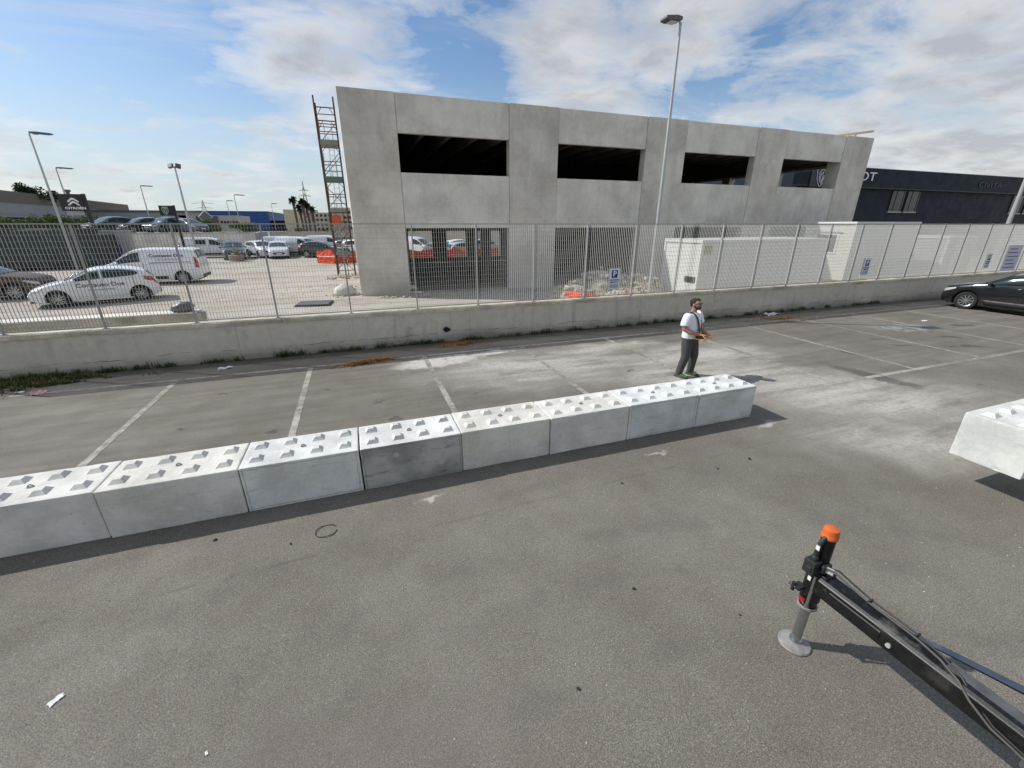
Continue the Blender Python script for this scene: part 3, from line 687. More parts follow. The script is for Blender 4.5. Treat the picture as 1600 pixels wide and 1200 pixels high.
mb = MB(); mb.tube([(.38, -.35, .46), (.47, -.62, .5), (.62, -1.05, .52), (1.0, -2.1, .55)], [(.016, .022), (.02, .026), (.024, .034), (.03, .045)], 4); mb.tube([(.38, -.35, .46), (.05, -.30, .67)], .018, 6); mb.build('stay_bar', M['bluebar'], og)

# ------------------------------------------------------------------ concrete building shell
bd = thing('concrete_building_shell', 'unfinished two storey precast concrete building behind the fence', 'building', (15.8, 20.6, Z0))
BO = bd.location
def bbox(name, a, b, mat, bev=.012, par=bd):
    return MB().box(tuple(Vector(a)-BO), tuple(Vector(b)-BO)).build(name, mat, par, bevel=bev)
BT = 8.33; BYF = 20.58; BYB = 36.8
cols = [(.09, 2.295), (7.275, 9.735), (14.675, 17.16), (22.09, 24.27), (29.12, 31.54)]
for i, (a, b_) in enumerate(cols):
    bbox('facade_column', (a, BYF, Z0-.1), (b_, BYF+(.88 if i == 4 else .45), BT), M['facade'])
for i in range(4):
    a = cols[i][1]+.012; b_ = cols[i+1][0]-.012
    bbox('upper_panel', (a, BYF+.025, 6.88), (b_, BYF+.24, BT-.01), M['facade2'])
    bbox('lower_panel', (a, BYF+.025, 3.12), (b_, BYF+.24, 5.385), M['facade2'])
# flanks: west side solid above and open below, east side open on both floors
bbox('west_upper_wall', (.10, BYF+.46, 3.12), (.32, BYB-.3, BT-.01), M['facade2'])
for k in range(4): bbox('west_column', (.09, 24.4+k*4.1-.35, Z0), (.5, 24.4+k*4.1+.35, 3.11), M['facade'])
for k in range(3):
    bbox('east_column', (30.95, 26.9+k*4.6-.4, Z0), (31.53, 26.9+k*4.6+.4, BT-.02), M['facade'])
for k in range(4):
    y0 = (BYF+.89, 27.31, 31.91, 36.51)[k]; y1 = (26.49, 31.09, 35.69, 36.78)[k]
    bbox('east_lower_panel', (31.28, y0, 3.12), (31.5, y1, 5.385), M['facade2']); bbox('east_upper_panel', (31.28, y0, 6.88), (31.5, y1, BT-.02), M['facade2'])
# rear wall with three square openings in the first bay
ops = [(4.24, 6.16), (7.36, 9.01), (10.04, 12.02)]
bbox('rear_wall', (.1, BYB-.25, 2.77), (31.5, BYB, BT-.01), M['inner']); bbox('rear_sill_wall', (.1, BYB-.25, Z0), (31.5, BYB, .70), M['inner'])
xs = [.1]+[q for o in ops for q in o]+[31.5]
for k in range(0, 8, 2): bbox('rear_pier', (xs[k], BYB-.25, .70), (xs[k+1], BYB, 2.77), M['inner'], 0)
for k in range(3): bbox('west_shade_panel', (.12, 24.78+k*4.1, Z0), (.3, 28.12+k*4.1, 2.05), M['facade2'])  # added low panels, they cut the light reaching the ground floor
for k in range(2): bbox('east_shade_panel', (31.3, (27.32, 31.92)[k], Z0), (31.48, (31.08, 35.68)[k], 3.10), M['facade2'])  # added to close open east bays and darken the ground floor
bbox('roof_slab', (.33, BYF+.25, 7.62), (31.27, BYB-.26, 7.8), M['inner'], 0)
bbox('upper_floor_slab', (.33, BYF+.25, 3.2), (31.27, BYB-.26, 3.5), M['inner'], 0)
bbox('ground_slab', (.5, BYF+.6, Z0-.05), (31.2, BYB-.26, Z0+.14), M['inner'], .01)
rib = MB().prism([(-.09, .0), (.09, 0), (.16, .68), (-.16, .68)], 0, BYB-BYF-.55, 'XZ').mesh('roof_rib', M['inner'])
for k in range(25): link('roof_rib', rib, bd, Vector((.95+k*1.23, BYF+.30, 6.93))-BO)
for x in (8.5, 15.9, 23.2):
    for y in (29.0,): bbox('inner_column', (x-.3, y-.3, Z0+.14), (x+.3, y+.3, 3.19), M['inner'])
# a few joint seals and timber left on the roof
tw = thing('roof_timber', 'pale timber boards propped on the right end of the concrete roof', 'timber', (30.3, 21.2, BT-.02))
MB().box((-1.3, -.07, .02), (1.9, .07, .15), rot=Matrix.Rotation(R(-8), 3, 'Y'), piv=(-1.3, 0, 0)).build('board', M['wood'], tw)
MB().box((-1.2, .1, 0), (.8, .2, .09)).build('board', M['wood'], tw)
MB().box((.2, -.05, 0), (.28, .03, .44), rot=Matrix.Rotation(R(28), 3, 'Y'), piv=(.2, 0, 0)).build('prop', M['wood'], tw)

# rubble, debris
def pile(name, label, cat, spots, mat, seed, kind='stuff'):
    rnd = random.Random(seed); mb = MB(); ox, oy = spots[0][0], spots[0][1]
    for (cx, cy, rx, ry, h, n, r0, r1) in spots:
        for k in range(n):
            a = rnd.random()*6.28; q = math.sqrt(rnd.random()); x = cx+rx*q*math.cos(a); y = cy+ry*q*math.sin(a)
            z = Z0+h*(1-q*q)*rnd.uniform(.6, 1); r = rnd.uniform(r0, r1)*rnd.uniform(.7, 1.1)
            mb.chunk((x-ox, y-oy, z-Z0), r, 0, .75, rnd)
        if h > .25:  # solid core
            vs = []; n2 = 26
            for i in range(1, 7):
                for j in range(n2):
                    a = 6.283*j/n2; q = i/6; zz_ = h*.92*(1-q*q)*(.85+.3*mnoise.noise(Vector((cx+q*rx*math.cos(a), cy+q*ry*math.sin(a), 4))))
                    vs.append((cx+rx*1.05*q*math.cos(a)-ox, cy+ry*1.05*q*math.sin(a)-oy, zz_-.02))
            vs.append((cx-ox, cy-oy, h*.9)); fs = [((i*n2+j), (i*n2+(j+1) % n2), ((i+1)*n2+(j+1) % n2), ((i+1)*n2+j)) for i in range(5) for j in range(n2)]+[(len(vs)-1, j, (j+1) % n2) for j in range(n2)]
            mb.add(vs, fs)
    o = mb.build(name, mat, loc=(ox, oy, Z0)); return tag(o, label, cat, kind=kind)
pile('rubble_heap', 'heap of broken pale rubble behind the fence under the second bay', 'rubble', [(10.6, 17.4, 1.7, 1.1, 1.25, 210, .06, .22), (12.5, 17.2, 1.5, .9, 1.05, 160, .06, .22), (8.9, 16.9, 1.1, .8, .75, 90, .05, .18), (11.4, 16.2, 1.6, .6, .5, 90, .05, .16)], M['rubble'], 3)
pile('loose_rubble', 'loose rubble and stones scattered along the foot of the concrete building', 'rubble', [(2.6, 19.9, 2.0, .45, .05, 150, .03, .11), (5.8, 20.0, 2.4, .5, .03, 90, .025, .08), (-.4, 21.2, 1.1, .7, .03, 60, .03, .1), (8.4, 19.6, 1.6, .6, .05, 70, .03, .09), (-.6, 28.3, 1.2, .9, .1, 60, .05, .16), (-1.6, 23.5, 2.2, 2.4, .01, 70, .02, .06)], M['rubble'], 5)
sk = MB(); rnd = random.Random(2)
bm = bmesh.new(); bmesh.ops.create_icosphere(bm, subdivisions=3, radius=1)
for v in bm.verts:
    k = 1+.18*mnoise.noise(v.co*2.3)+.06*mnoise.noise(v.co*7); v.co = Vector((v.co.x*.48*k, v.co.y*.33*k, max(-.02, v.co.z*.34*k+.16)))
me = bpy.data.meshes.new('rubble_sack'); bm.to_mesh(me); bm.free(); me.materials.append(M['sack'])
for p in me.polygons: p.use_smooth = True
tag(link('rubble_sack', me, None, (-.62, 21.2, Z0)), 'slumped dusty white sack beside the left foot of the concrete building', 'sack')
lid = thing('steel_lid', 'flat square metal lid lying on the dirt near the fence', 'lid', (-1.8, 19.1, Z0+.03), R(-8))
MB().box((-.62, -.5, 0), (.62, .5, .05)).build('lid_plate', M['scuff'], lid, bevel=.01); MB().box((-.66, -.54, -.01), (.66, .54, .02)).build('lid_frame', M['rust'], lid)

# ------------------------------------------------------------------ orange netting
def net(label, pts, h, seed, group=None, posts_=True):
    rnd = random.Random(seed); o0 = Vector((*pts[0], Z0)); t_ = thing('orange_safety_net', label, 'safety net', o0, group=group)
    mb = MB(); P = []
    for i in range(len(pts)-1):
        a, b_ = Vector((*pts[i], 0)), Vector((*pts[i+1], 0)); k = max(2, int((b_-a).length/.3))
        for j in range(k+(i == len(pts)-2)): P.append(a.lerp(b_, j/k))
    vs = []; fs = []; rows = 5
    for i, p in enumerate(P):
        for r in range(rows+1):
            q = p-Vector((*pts[0], 0)); z = h*r/rows*(1-.18*abs(math.sin(i*.5+seed)))
            vs.append((q.x+.03*math.sin(i*1.7+r), q.y+.05*math.sin(i*2.1+r*1.3+seed)+rnd.uniform(-.02, .02), z+.02))
    for i in range(len(P)-1):
        for r in range(rows): a = i*(rows+1)+r; fs.append((a, a+rows+1, a+rows+2, a+1))
    o = mb.add(vs, fs).build('net_sheet', M['net'], t_); s = o.modifiers.new('solid', 'SOLIDIFY'); s.thickness = .012
    if posts_:
        for p in pts: MB().cyl((p[0]-pts[0][0], p[1]-pts[0][1], -.1), (p[0]-pts[0][0], p[1]-pts[0][1], h+.15), .02, 6).build('stake', M['rust'], t_)
    MB().tube([(p[0]-pts[0][0], p[1]-pts[0][1]-.08, h*.5) for p in pts], .02, 5).build('white_tape', M['plate'], t_)
    return t_
net('bright orange safety net standing left of the scaffold tower', [(-3.0, 40.2), (-1.6, 39.0), (-.7, 39.2)], 1.15, 1)
net('orange safety net running behind the concrete shell, seen through its rear openings', [(-.6, 39.3), (3.2, 38.4), (7, 39.0), (11, 38.6), (15, 39.2)], 1.05, 4)
net('torn scrap of orange net on the ground by the rubble heap', [(8.05, 15.9), (8.6, 15.2), (9.1, 15.0)], .5, 6, posts_=False)
cone = MB(); cone.lathe([(.17, 0), (.17, .03), (.12, .035), (.03, .48), (0, .49)], 14)
tag(cone.build('traffic_cone', M['orange'], None, 40, (9.65, 13.9, Z0+.35)), 'small orange cone behind the fence left of the nearest parking sign', 'cone')
MB().box((-.35, -.35, -.36), (.35, .35, 0)).build('cone_plinth', M['rubble'], bpy.data.objects['traffic_cone'])

# ------------------------------------------------------------------ scaffold tower
sc = thing('scaffold_tower', 'rusty scaffold tower with steel platforms against the left side of the concrete building', 'scaffold', (-.55, 29.4, Z0))
for x in (-.58, .45):
    for y in (0, 1.7): MB().cyl((x, y, 0), (x, y, 9.75), .045, 7).build('standard', M['rust'], sc)
lv = [1.3, 2.75, 3.75, 5.5, 7.4]
for i, z in enumerate(lv):
    MB().box((-.54, .03, z), (.42, 1.67, z+.07)).build('platform', M['deckgreen' if i == 3 else 'deckplate'], sc)
    MB().box((-.55, -.01, z-.02), (.43, .028, z+.22)).build('toe_board', M['deckgreen' if i == 3 else 'deckplate'], sc)
    for dz in (.5, 1.0): MB().cyl((-.58, .0, z+dz), (.45, .0, z+dz), .024, 6).build('guard_rail', M['rust'], sc)
    for x in (-.22, .18): MB().cyl((x, 0, z+.1), (x, 0, z+1.0), .014, 5).build('baluster', M['rust'], sc)
    for s_ in (-1, 1): MB().cyl((-.025+s_*.47, 0, z-.42), (-.025+s_*.16, 0, z-.06), .017, 5).build('knee_brace', M['rust'], sc)
    if i < 4:
        la = MB()
        for q in (-.16, .12): la.cyl((q, .55, z), (q+.05, .9, lv[i+1]+.5), .014, 5)
        for r in range(6): zz_ = z+.3*r+.2; la.cyl((-.16+.05*r/6, .57+.05*r, zz_), (.12+.05*r/6, .57+.05*r, zz_), .011, 5)
        la.build('ladder', M['galv'], sc)
for z in (8.55, 9.2):
    MB().cyl((-.58, 0, z), (.45, 0, z), .03, 6).build('top_rail', M['rust'], sc); MB().cyl((-.5, 1.7, z), (.45, 1.7, z), .024, 6).build('top_rail', M['rust'], sc)
    for s_ in (-1, 1): MB().cyl((-.025+s_*.47, 0, z-.42), (-.025+s_*.2, 0, z), .017, 5).build('knee_brace', M['rust'], sc)
for k in range(4): MB().cyl((-.5 if k % 2 else .45, 0, .3+k*1.9), (.45 if k % 2 else -.5, 0, .3+k*1.9+1.0), .018, 5).build('diagonal_brace', M['rust'], sc)
for z in (.9, 2.2, 3.1, 4.7, 6.5, 8.3):
    MB().cyl((-.58, 1.7, z), (.45, 1.7, z), .026, 6).build('rear_rail', M['rust'], sc); MB().cyl((-.58, 1.7, z-.6), (.45, 1.7, z+.5), .02, 5).build('rear_brace', M['rust'], sc)
    for x in (-.58, .45): MB().cyl((x, 0, z), (x, 1.7, z), .024, 6).build('side_rail', M['rust'], sc)
for k in range(5): MB().cyl((-.5, 0, .2+k*1.9), (-.5, 1.7, 1.9+k*1.75), .018, 5).build('side_brace', M['rust'], sc)
MB().box((-.5, -.06, 3.05), (.05, -.03, 3.6)).build('red_cloth', plain('faded red cloth', (.45, .09, .06), .9), sc)
for z in (.35, .85, 1.9, 2.3): MB().cyl((-.58, 0, z), (.45, 0, z), .024, 6).build('low_rail', M['rust'], sc)
MB().box((.02, -.05, .05), (.06, .0, 1.3)).build('ladder_rail', M['rust'], sc)

# ------------------------------------------------------------------ site cabins
def cabin(label, x0, y0, z0, x1, y1, z1, mat, ribs=True):
    o = thing('site_cabin', label, 'cabin', ((x0+x1)/2, (y0+y1)/2, z0)); O = o.location
    def b(n, a, c, m, bev=.01): return MB().box(tuple(Vector(a)-O), tuple(Vector(c)-O)).build(n, m, o, bevel=bev)
    b('cabin_body', (x0+.03, y0+.03, z0), (x1-.03, y1-.03, z1-.14), mat)
    b('roof_edge', (x0-.02, y0-.02, z1-.14), (x1+.02, y1+.02, z1), M['white_sheet'])
    for (xx, yy) in ((x0, y0), (x1-.12, y0), (x0, y1-.12), (x1-.12, y1-.12)): b('corner_post', (xx, yy, z0), (xx+.12, yy+.12, z1-.141), M['white_sheet'])
    if ribs:
        n = int((x1-x0)/.42)
        for k in range(1, n): x = x0+.12+(x1-x0-.24)*k/n; b('wall_rib', (x-.02, y0+.012, z0+.1), (x+.02, y0+.031, z1-.16), mat, 0)
    return o, b
c1, b1 = cabin('long white storage cabin beside the lamp post, left of the taller cabin', 14.05, 15.0, Z0, 21.8, 17.45, 2.66, M['white_sheet'])
b1('notice', (14.22, 14.985, 2.1), (14.62, 15.01, 2.42), plain('khaki notice', (.32, .30, .16), .8))
b1('threshold', (14.03, 15.1, Z0+.65), (14.06, 15.8, Z0+.9), M['blackplastic'])
c2, b2 = cabin('taller cream site cabin with a white framed window in its side', 24.95, 16.0, Z0+.2, 30.25, 18.75, 3.41, M['cream_sheet'])
for y0 in (16.1, 18.4): b2('support_block', (25.1, y0, Z0), (25.5, y0+.3, Z0+.2), M['coping'])
b2('support_block', (29.6, 16.1, Z0), (30.0, 16.4, Z0+.2), M['coping'])
w = b2('window', (24.945, 16.75, 1.75), (25.0, 18.05, 2.85), M['white_sheet'])
MB().box(tuple(Vector((24.93, 16.85, 1.86))-c2.location), tuple(Vector((24.949, 17.95, 2.74))-c2.location)).build('pane', M['darkwin'], w)
b2('lintel', (24.90, 16.6, 2.86), (24.96, 18.2, 2.92), M['galv'])
c3, b3 = cabin('small grey booth with a white door near the right end of the fence', 32.6, 15.6, Z0, 35.4, 17.6, 2.65, M['greyclad'], False)
d3 = b3('door', (33.4, 15.58, Z0+.1), (34.4, 15.63, 2.2), M['white_sheet']); b3('door_hood', (33.2, 15.45, 2.27), (34.6, 15.62, 2.42), M['white_sheet'])

# ------------------------------------------------------------------ navy showroom on the right
PY = 30.; nv = thing('navy_showroom', 'dark navy car showroom with a long fascia behind the right part of the fence', 'building', (60, PY, Z0)); NO = nv.location
def nb(n, a, c, m, bev=0., par=nv): return MB().box(tuple(Vector(a)-NO), tuple(Vector(c)-NO)).build(n, m, par, bevel=bev)
nb('wall', (38.2, PY+.5, Z0), (69.9, PY+16, 8.0), M['navy']); nb('grey_wall', (69.905, PY+.5, Z0), (98, PY+16, 8.0), M['navy2'])
nb('fascia', (37.0, PY, 6.58), (71.4, PY+.49, 8.17), M['navy']); nb('grey_fascia', (71.405, PY, 6.58), (98.5, PY+.49, 8.17), M['navy2'])
nb('roof_edge', (36.98, PY-.03, 8.17), (98.5, PY+.52, 8.22), M['scuff'])
nb('soffit', (37.0, PY+.02, 6.50), (98.4, PY+.495, 6.578), M['signblack'])
for (a, c) in ((51.5, 53.4), (53.9, 55.8), (73.0, 75.3), (76.0, 78.3), (84, 87), (90, 93)):
    w = nb('window', (a, PY+.44, 4.5), (c, PY+.52, 6.4), M['darkwin'])
    for q in (a, a+(c-a)*.36, c-.09): nb('frame', (q, PY+.40, 4.5), (q+.09, PY+.439, 6.4), M['scuff'], par=nv)
    nb('sill', (a-.08, PY+.34, 4.38), (c+.08, PY+.5, 4.5), M['galv'])
text('fascia_lettering', 'PEUGEOT', 1.05, M['text_white'], nv, T(43.95-60, -.03, 7.45-Z0) @ FRONT, .02, sx=1.6)
text('wall_lettering', 'E', 1.5, M['text_white'], nv, T(45.6-60, .47, 5.75-Z0) @ FRONT, .02, sx=2.1)
text('dark_lettering', 'CIVITA', .75, M['signblack'], nv, T(66.5-60, -.02, 7.25-Z0) @ FRONT, .03, sx=1.9)
# shield emblem with a lion head drawn in lines
sh = [(-.72, .95), (.72, .95), (.70, .15), (.55, -.45), (.28, -.85), (0, -1.1), (-.28, -.85), (-.55, -.45), (-.70, .15)]
def emblem(parent, cx, cy, cz, k, mat):
    def pt(p): return (cx+p[0]*k, cy, cz+p[1]*k)
    mb = MB(); L = [pt(p) for p in sh]; mb.tube(L+[L[0], L[1]], .05*k, 5)
    L2 = [pt((p[0]*.86, p[1]*.86)) for p in sh]
    mb.tube([pt((-.6, .62)), pt((.6, .62))], .05*k, 5); mb.tube([pt((-.5, .78)), pt((.5, .78))], .07*k, 5)
    for c in ([(-.42, .05), (-.2, .38), (.12, .5), (.38, .35), (.45, .05), (.32, -.22)], [(-.42, .05), (-.3, -.05), (-.12, .12), (.08, .2)], [(.18, .3), (.1, .02), (.2, -.25), (.12, -.55)],
              [(-.1, .0), (-.22, -.2), (-.08, -.3)], [(-.08, -.3), (-.02, -.5), (.02, -.75)], [(.38, -.05), (.28, -.45), (.08, -.85)], [(-.3, -.12), (-.28, -.4), (-.12, -.65)]):
        mb.tube([pt(p) for p in c], .045*k, 5)
    return mb.build('lion_shield', mat, parent)
nb('emblem_ground', (39.0, PY-.06, 6.45), (41.5, PY-.005, 8.3), M['signblack'])
emblem(nv, 40.25-60, -.09, 7.42-Z0, .88, M['chrome_sign'])
an = MB(); an.cyl((0, 0, 0), (0, 0, 1.5), .03, 5); an.cyl((-.6, 0, 1.2), (.6, 0, 1.2), .02, 5)
for q in (-.5, -.25, 0, .25, .5): an.cyl((q, -.3, 1.2), (q, .3, 1.2), .015, 4)
tag(an.build('roof_aerial', M['galv'], None, None, (50.5, 34, 8.0)), 'thin television aerial on the navy showroom roof', 'aerial')

# ------------------------------------------------------------------ lamp posts
def lamp(x, y, h, label, head=1, arm=.55, r=.075, group='street lamps', pmat='galvpole'):
    o = thing('street_lamp', label, 'street lamp', (x, y, Z0), group=group); h -= Z0
    MB().tube([(0, 0, 0), (0, 0, h*.5), (0, 0, h)], [r*1.25, r, r*.62], 10).build('pole', M[pmat], o, 60)
    MB().box((-r*2, -r*2, 0), (r*2, r*2, .02)).build('base_plate', M[pmat], o)
    s_ = head; a = arm
    MB().tube([(0, 0, h-.1), (s_*.06, -.02, h+.02), (s_*a*.5, -.05, h+.06)], r*.5, 7).build('arm', M[pmat], o)
    mb = MB(); mb.prism([(-.02, -.05), (a*.75, -.10), (a, -.07), (a*.98, .0), (a*.3, .05), (-.02, .035)], -.16, .16, 'XZ')
    if s_ < 0: mb.v = [(-v[0], v[1], v[2]) for v in mb.v]
    mb.v = [(v[0]+s_*.08, v[1], v[2]+h+.06) for v in mb.v]
    hd = mb.build('lamp_head', M['scuff'], o, bevel=.012)
    MB().box((s_*.2 if s_ > 0 else -.45, -.12, h-.045), (.45 if s_ > 0 else -.2, .12, h-.035)).build('lens', M['lamp'], o)
    return o
lamp(10.02, 12.95, 8.93, 'tall grey lamp post behind the fence in front of the concrete facade', -1, .55, .06)
lamp(-18.95, 40, 8.8, 'tall lamp post with a flat head at the far left edge', 1, 1.1, .072)
lamp(-27.3, 60, 8.55, 'smaller lamp post just right of the far left one', 1, 1.3, .08)
lamp(-27.6, 80, 8.35, 'thin lamp post rising behind the cars on the raised deck', 1, 1.4, .08)
lamp(-16.2, 80, 7.4, 'thin lamp post in front of the blue warehouse', 1, 1.4, .07)
lamp(-20.6, 95, 7.2, 'very thin distant lamp post at the middle of the blue warehouse', 1, 1.0, .06)
lamp(-14.2, 100, 7.0, 'faint distant lamp post near the right end of the blue warehouse', 1, 1.0, .06)
lamp(60.8, 25, 10.2, 'pale lamp post crossing the right end of the navy showroom', 1, 1.2, .17, pmat='greyclad')
fl = thing('floodlight_mast', 'mast with twin floodlights standing before the raised deck', 'floodlight', (-14.15, 49.5, Z0))
MB().tube([(0, 0, 0), (0, 0, 7.9)], [.11, .06], 8).build('pole', M['galvpole'], fl, 60)
for s_ in (-1, 1):
    MB().box((s_*.28-.2, -.14, 7.75), (s_*.28+.2, .06, 8.1), rot=Matrix.Rotation(R(-30), 3, 'X') @ Matrix.Rotation(R(25*s_), 3, 'Z')).build('floodlight_head', M['scuff'], fl)
MB().cyl((-.35, 0, 7.8), (.35, 0, 7.8), .03, 6).build('crossbar', M['galvpole'], fl)

# ------------------------------------------------------------------ brand totems
def totem(label, px, y, w, z0, z1, pw):
    o = thing('sign_totem', label, 'sign', (px, y, Z0))
    MB().box((-pw/2, -.06, 0), (pw/2, .06, z1-Z0+.03)).build('post', M['signblack'], o, bevel=.01)
    MB().box((-pw/2-w, -.09, z0-Z0), (-pw/2-.002, .05, z1-Z0)).build('board', M['signblack'], o, bevel=.01)
    return o
tt = totem('black totem sign with two white chevrons over white lettering', -16.35, 38, 1.22, 4.1, 5.13, .2)
cx, cz = -16.97+16.35+.02, 4.68-Z0
mb = MB()
for dz in (0, -.2):
    mb.prism([(cx-.32, cz-.02+dz), (cx-.12, cz+.17+dz), (cx, cz+.24+dz), (cx+.12, cz+.17+dz), (cx+.32, cz-.02+dz), (cx+.24, cz-.05+dz), (cx+.08, cz+.08+dz), (cx, cz+.12+dz), (cx-.08, cz+.08+dz), (cx-.24, cz-.05+dz)], -.12, -.092, 'XZ')
mb.build('chevron_emblem', M['text_white'], tt)
text('totem_lettering', 'CITROËN', .19, M['text_white'], tt, T(cx+.02, -.095, 4.27-Z0) @ FRONT, .006, sx=1.35, bold=.006)
MB().box((-1.15, -.05, 3.84-Z0), (-.25, .03, 4.08-Z0)).build('lower_strip', M['greyclad'], tt)
t2 = totem('black totem sign with a lion shield in front of the blue warehouse', -13.65, 45, .95, 3.95, 4.72, .17)
emblem(t2, -.62, -.115, 4.33-Z0, .3, M['chrome_sign'])

# ------------------------------------------------------------------ vehicles
def lerp_curve(pts, x):
    if x <= pts[0][0]: return pts[0][1]
    for (x0, y0), (x1, y1) in zip(pts, pts[1:]):
        if x <= x1:
            u = (x-x0)/max(1e-9, x1-x0); return y0+(y1-y0)*u
    return pts[-1][1]
def smooth_curve(pts):
    def f(x, w=.07): return (lerp_curve(pts, x-w)+2*lerp_curve(pts, x)+lerp_curve(pts, x+w))/4
    return f
CARS = {
 'hatch': dict(L=4.05, W=1.74, wr=.31, ax=(.82, 3.36), top=[(0, .46), (.03, .60), (.13, .70), (.5, .84), (.98, .955), (1.12, .99), (1.9, 1.39), (2.3, 1.46), (2.85, 1.45), (3.4, 1.37), (3.66, 1.28), (3.93, .98), (4.03, .74), (4.05, .5)],
      belt=[(0, .62), (1.0, .90), (1.5, .94), (2.6, 1.0), (3.4, 1.07), (4.05, 1.0)], cowl=(1.14, 1.88), rear=(3.70, 3.93), side=(1.36, 3.42), split=(2.22, 2.28), tumble=.30, mir=1.42),
 'suv': dict(L=4.42, W=1.82, wr=.35, ax=(.9, 3.53), top=[(0, .55), (.03, .78), (.12, .90), (.55, 1.0), (1.05, 1.07), (1.2, 1.10), (1.95, 1.52), (2.4, 1.61), (3.2, 1.60), (3.9, 1.50), (4.05, 1.44), (4.33, 1.05), (4.40, .8), (4.42, .55)],
      belt=[(0, .75), (1.0, 1.0), (1.6, 1.04), (2.8, 1.09), (3.8, 1.16), (4.42, 1.1)], cowl=(1.22, 1.92), rear=(4.08, 4.32), side=(1.42, 3.75), split=(2.45, 2.52), tumble=.30, mir=1.5),
 'cross': dict(L=4.38, W=1.80, wr=.345, ax=(.86, 3.49), top=[(0, .48), (.04, .68), (.14, .80), (.35, .90), (.7, .98), (1.05, 1.03), (1.2, 1.06), (2.0, 1.45), (2.45, 1.55), (3.1, 1.54), (3.75, 1.44), (3.95, 1.38), (4.28, 1.05), (4.36, .8), (4.38, .5)],
      belt=[(0, .66), (.9, .93), (1.5, .99), (2.8, 1.04), (3.7, 1.12), (4.38, 1.05)], cowl=(1.22, 1.96), rear=(4.0, 4.28), side=(1.44, 3.62), split=(2.42, 2.49), tumble=.30, mir=1.5),
 'van': dict(L=4.96, W=1.92, wr=.335, ax=(.9, 4.06), top=[(0, .55), (.04, .82), (.14, .94), (.5, 1.05), (.95, 1.16), (1.75, 1.72), (2.05, 1.84), (2.5, 1.90), (4.5, 1.885), (4.80, 1.83), (4.90, 1.6), (4.95, 1.0), (4.96, .5)],
      belt=[(0, .80), (.9, 1.06), (1.3, 1.10), (2.4, 1.16), (4.96, 1.18)], cowl=(.97, 1.72), rear=(4.81, 4.9), side=(1.22, 2.32), split=None, tumble=.13, mir=1.35),
}
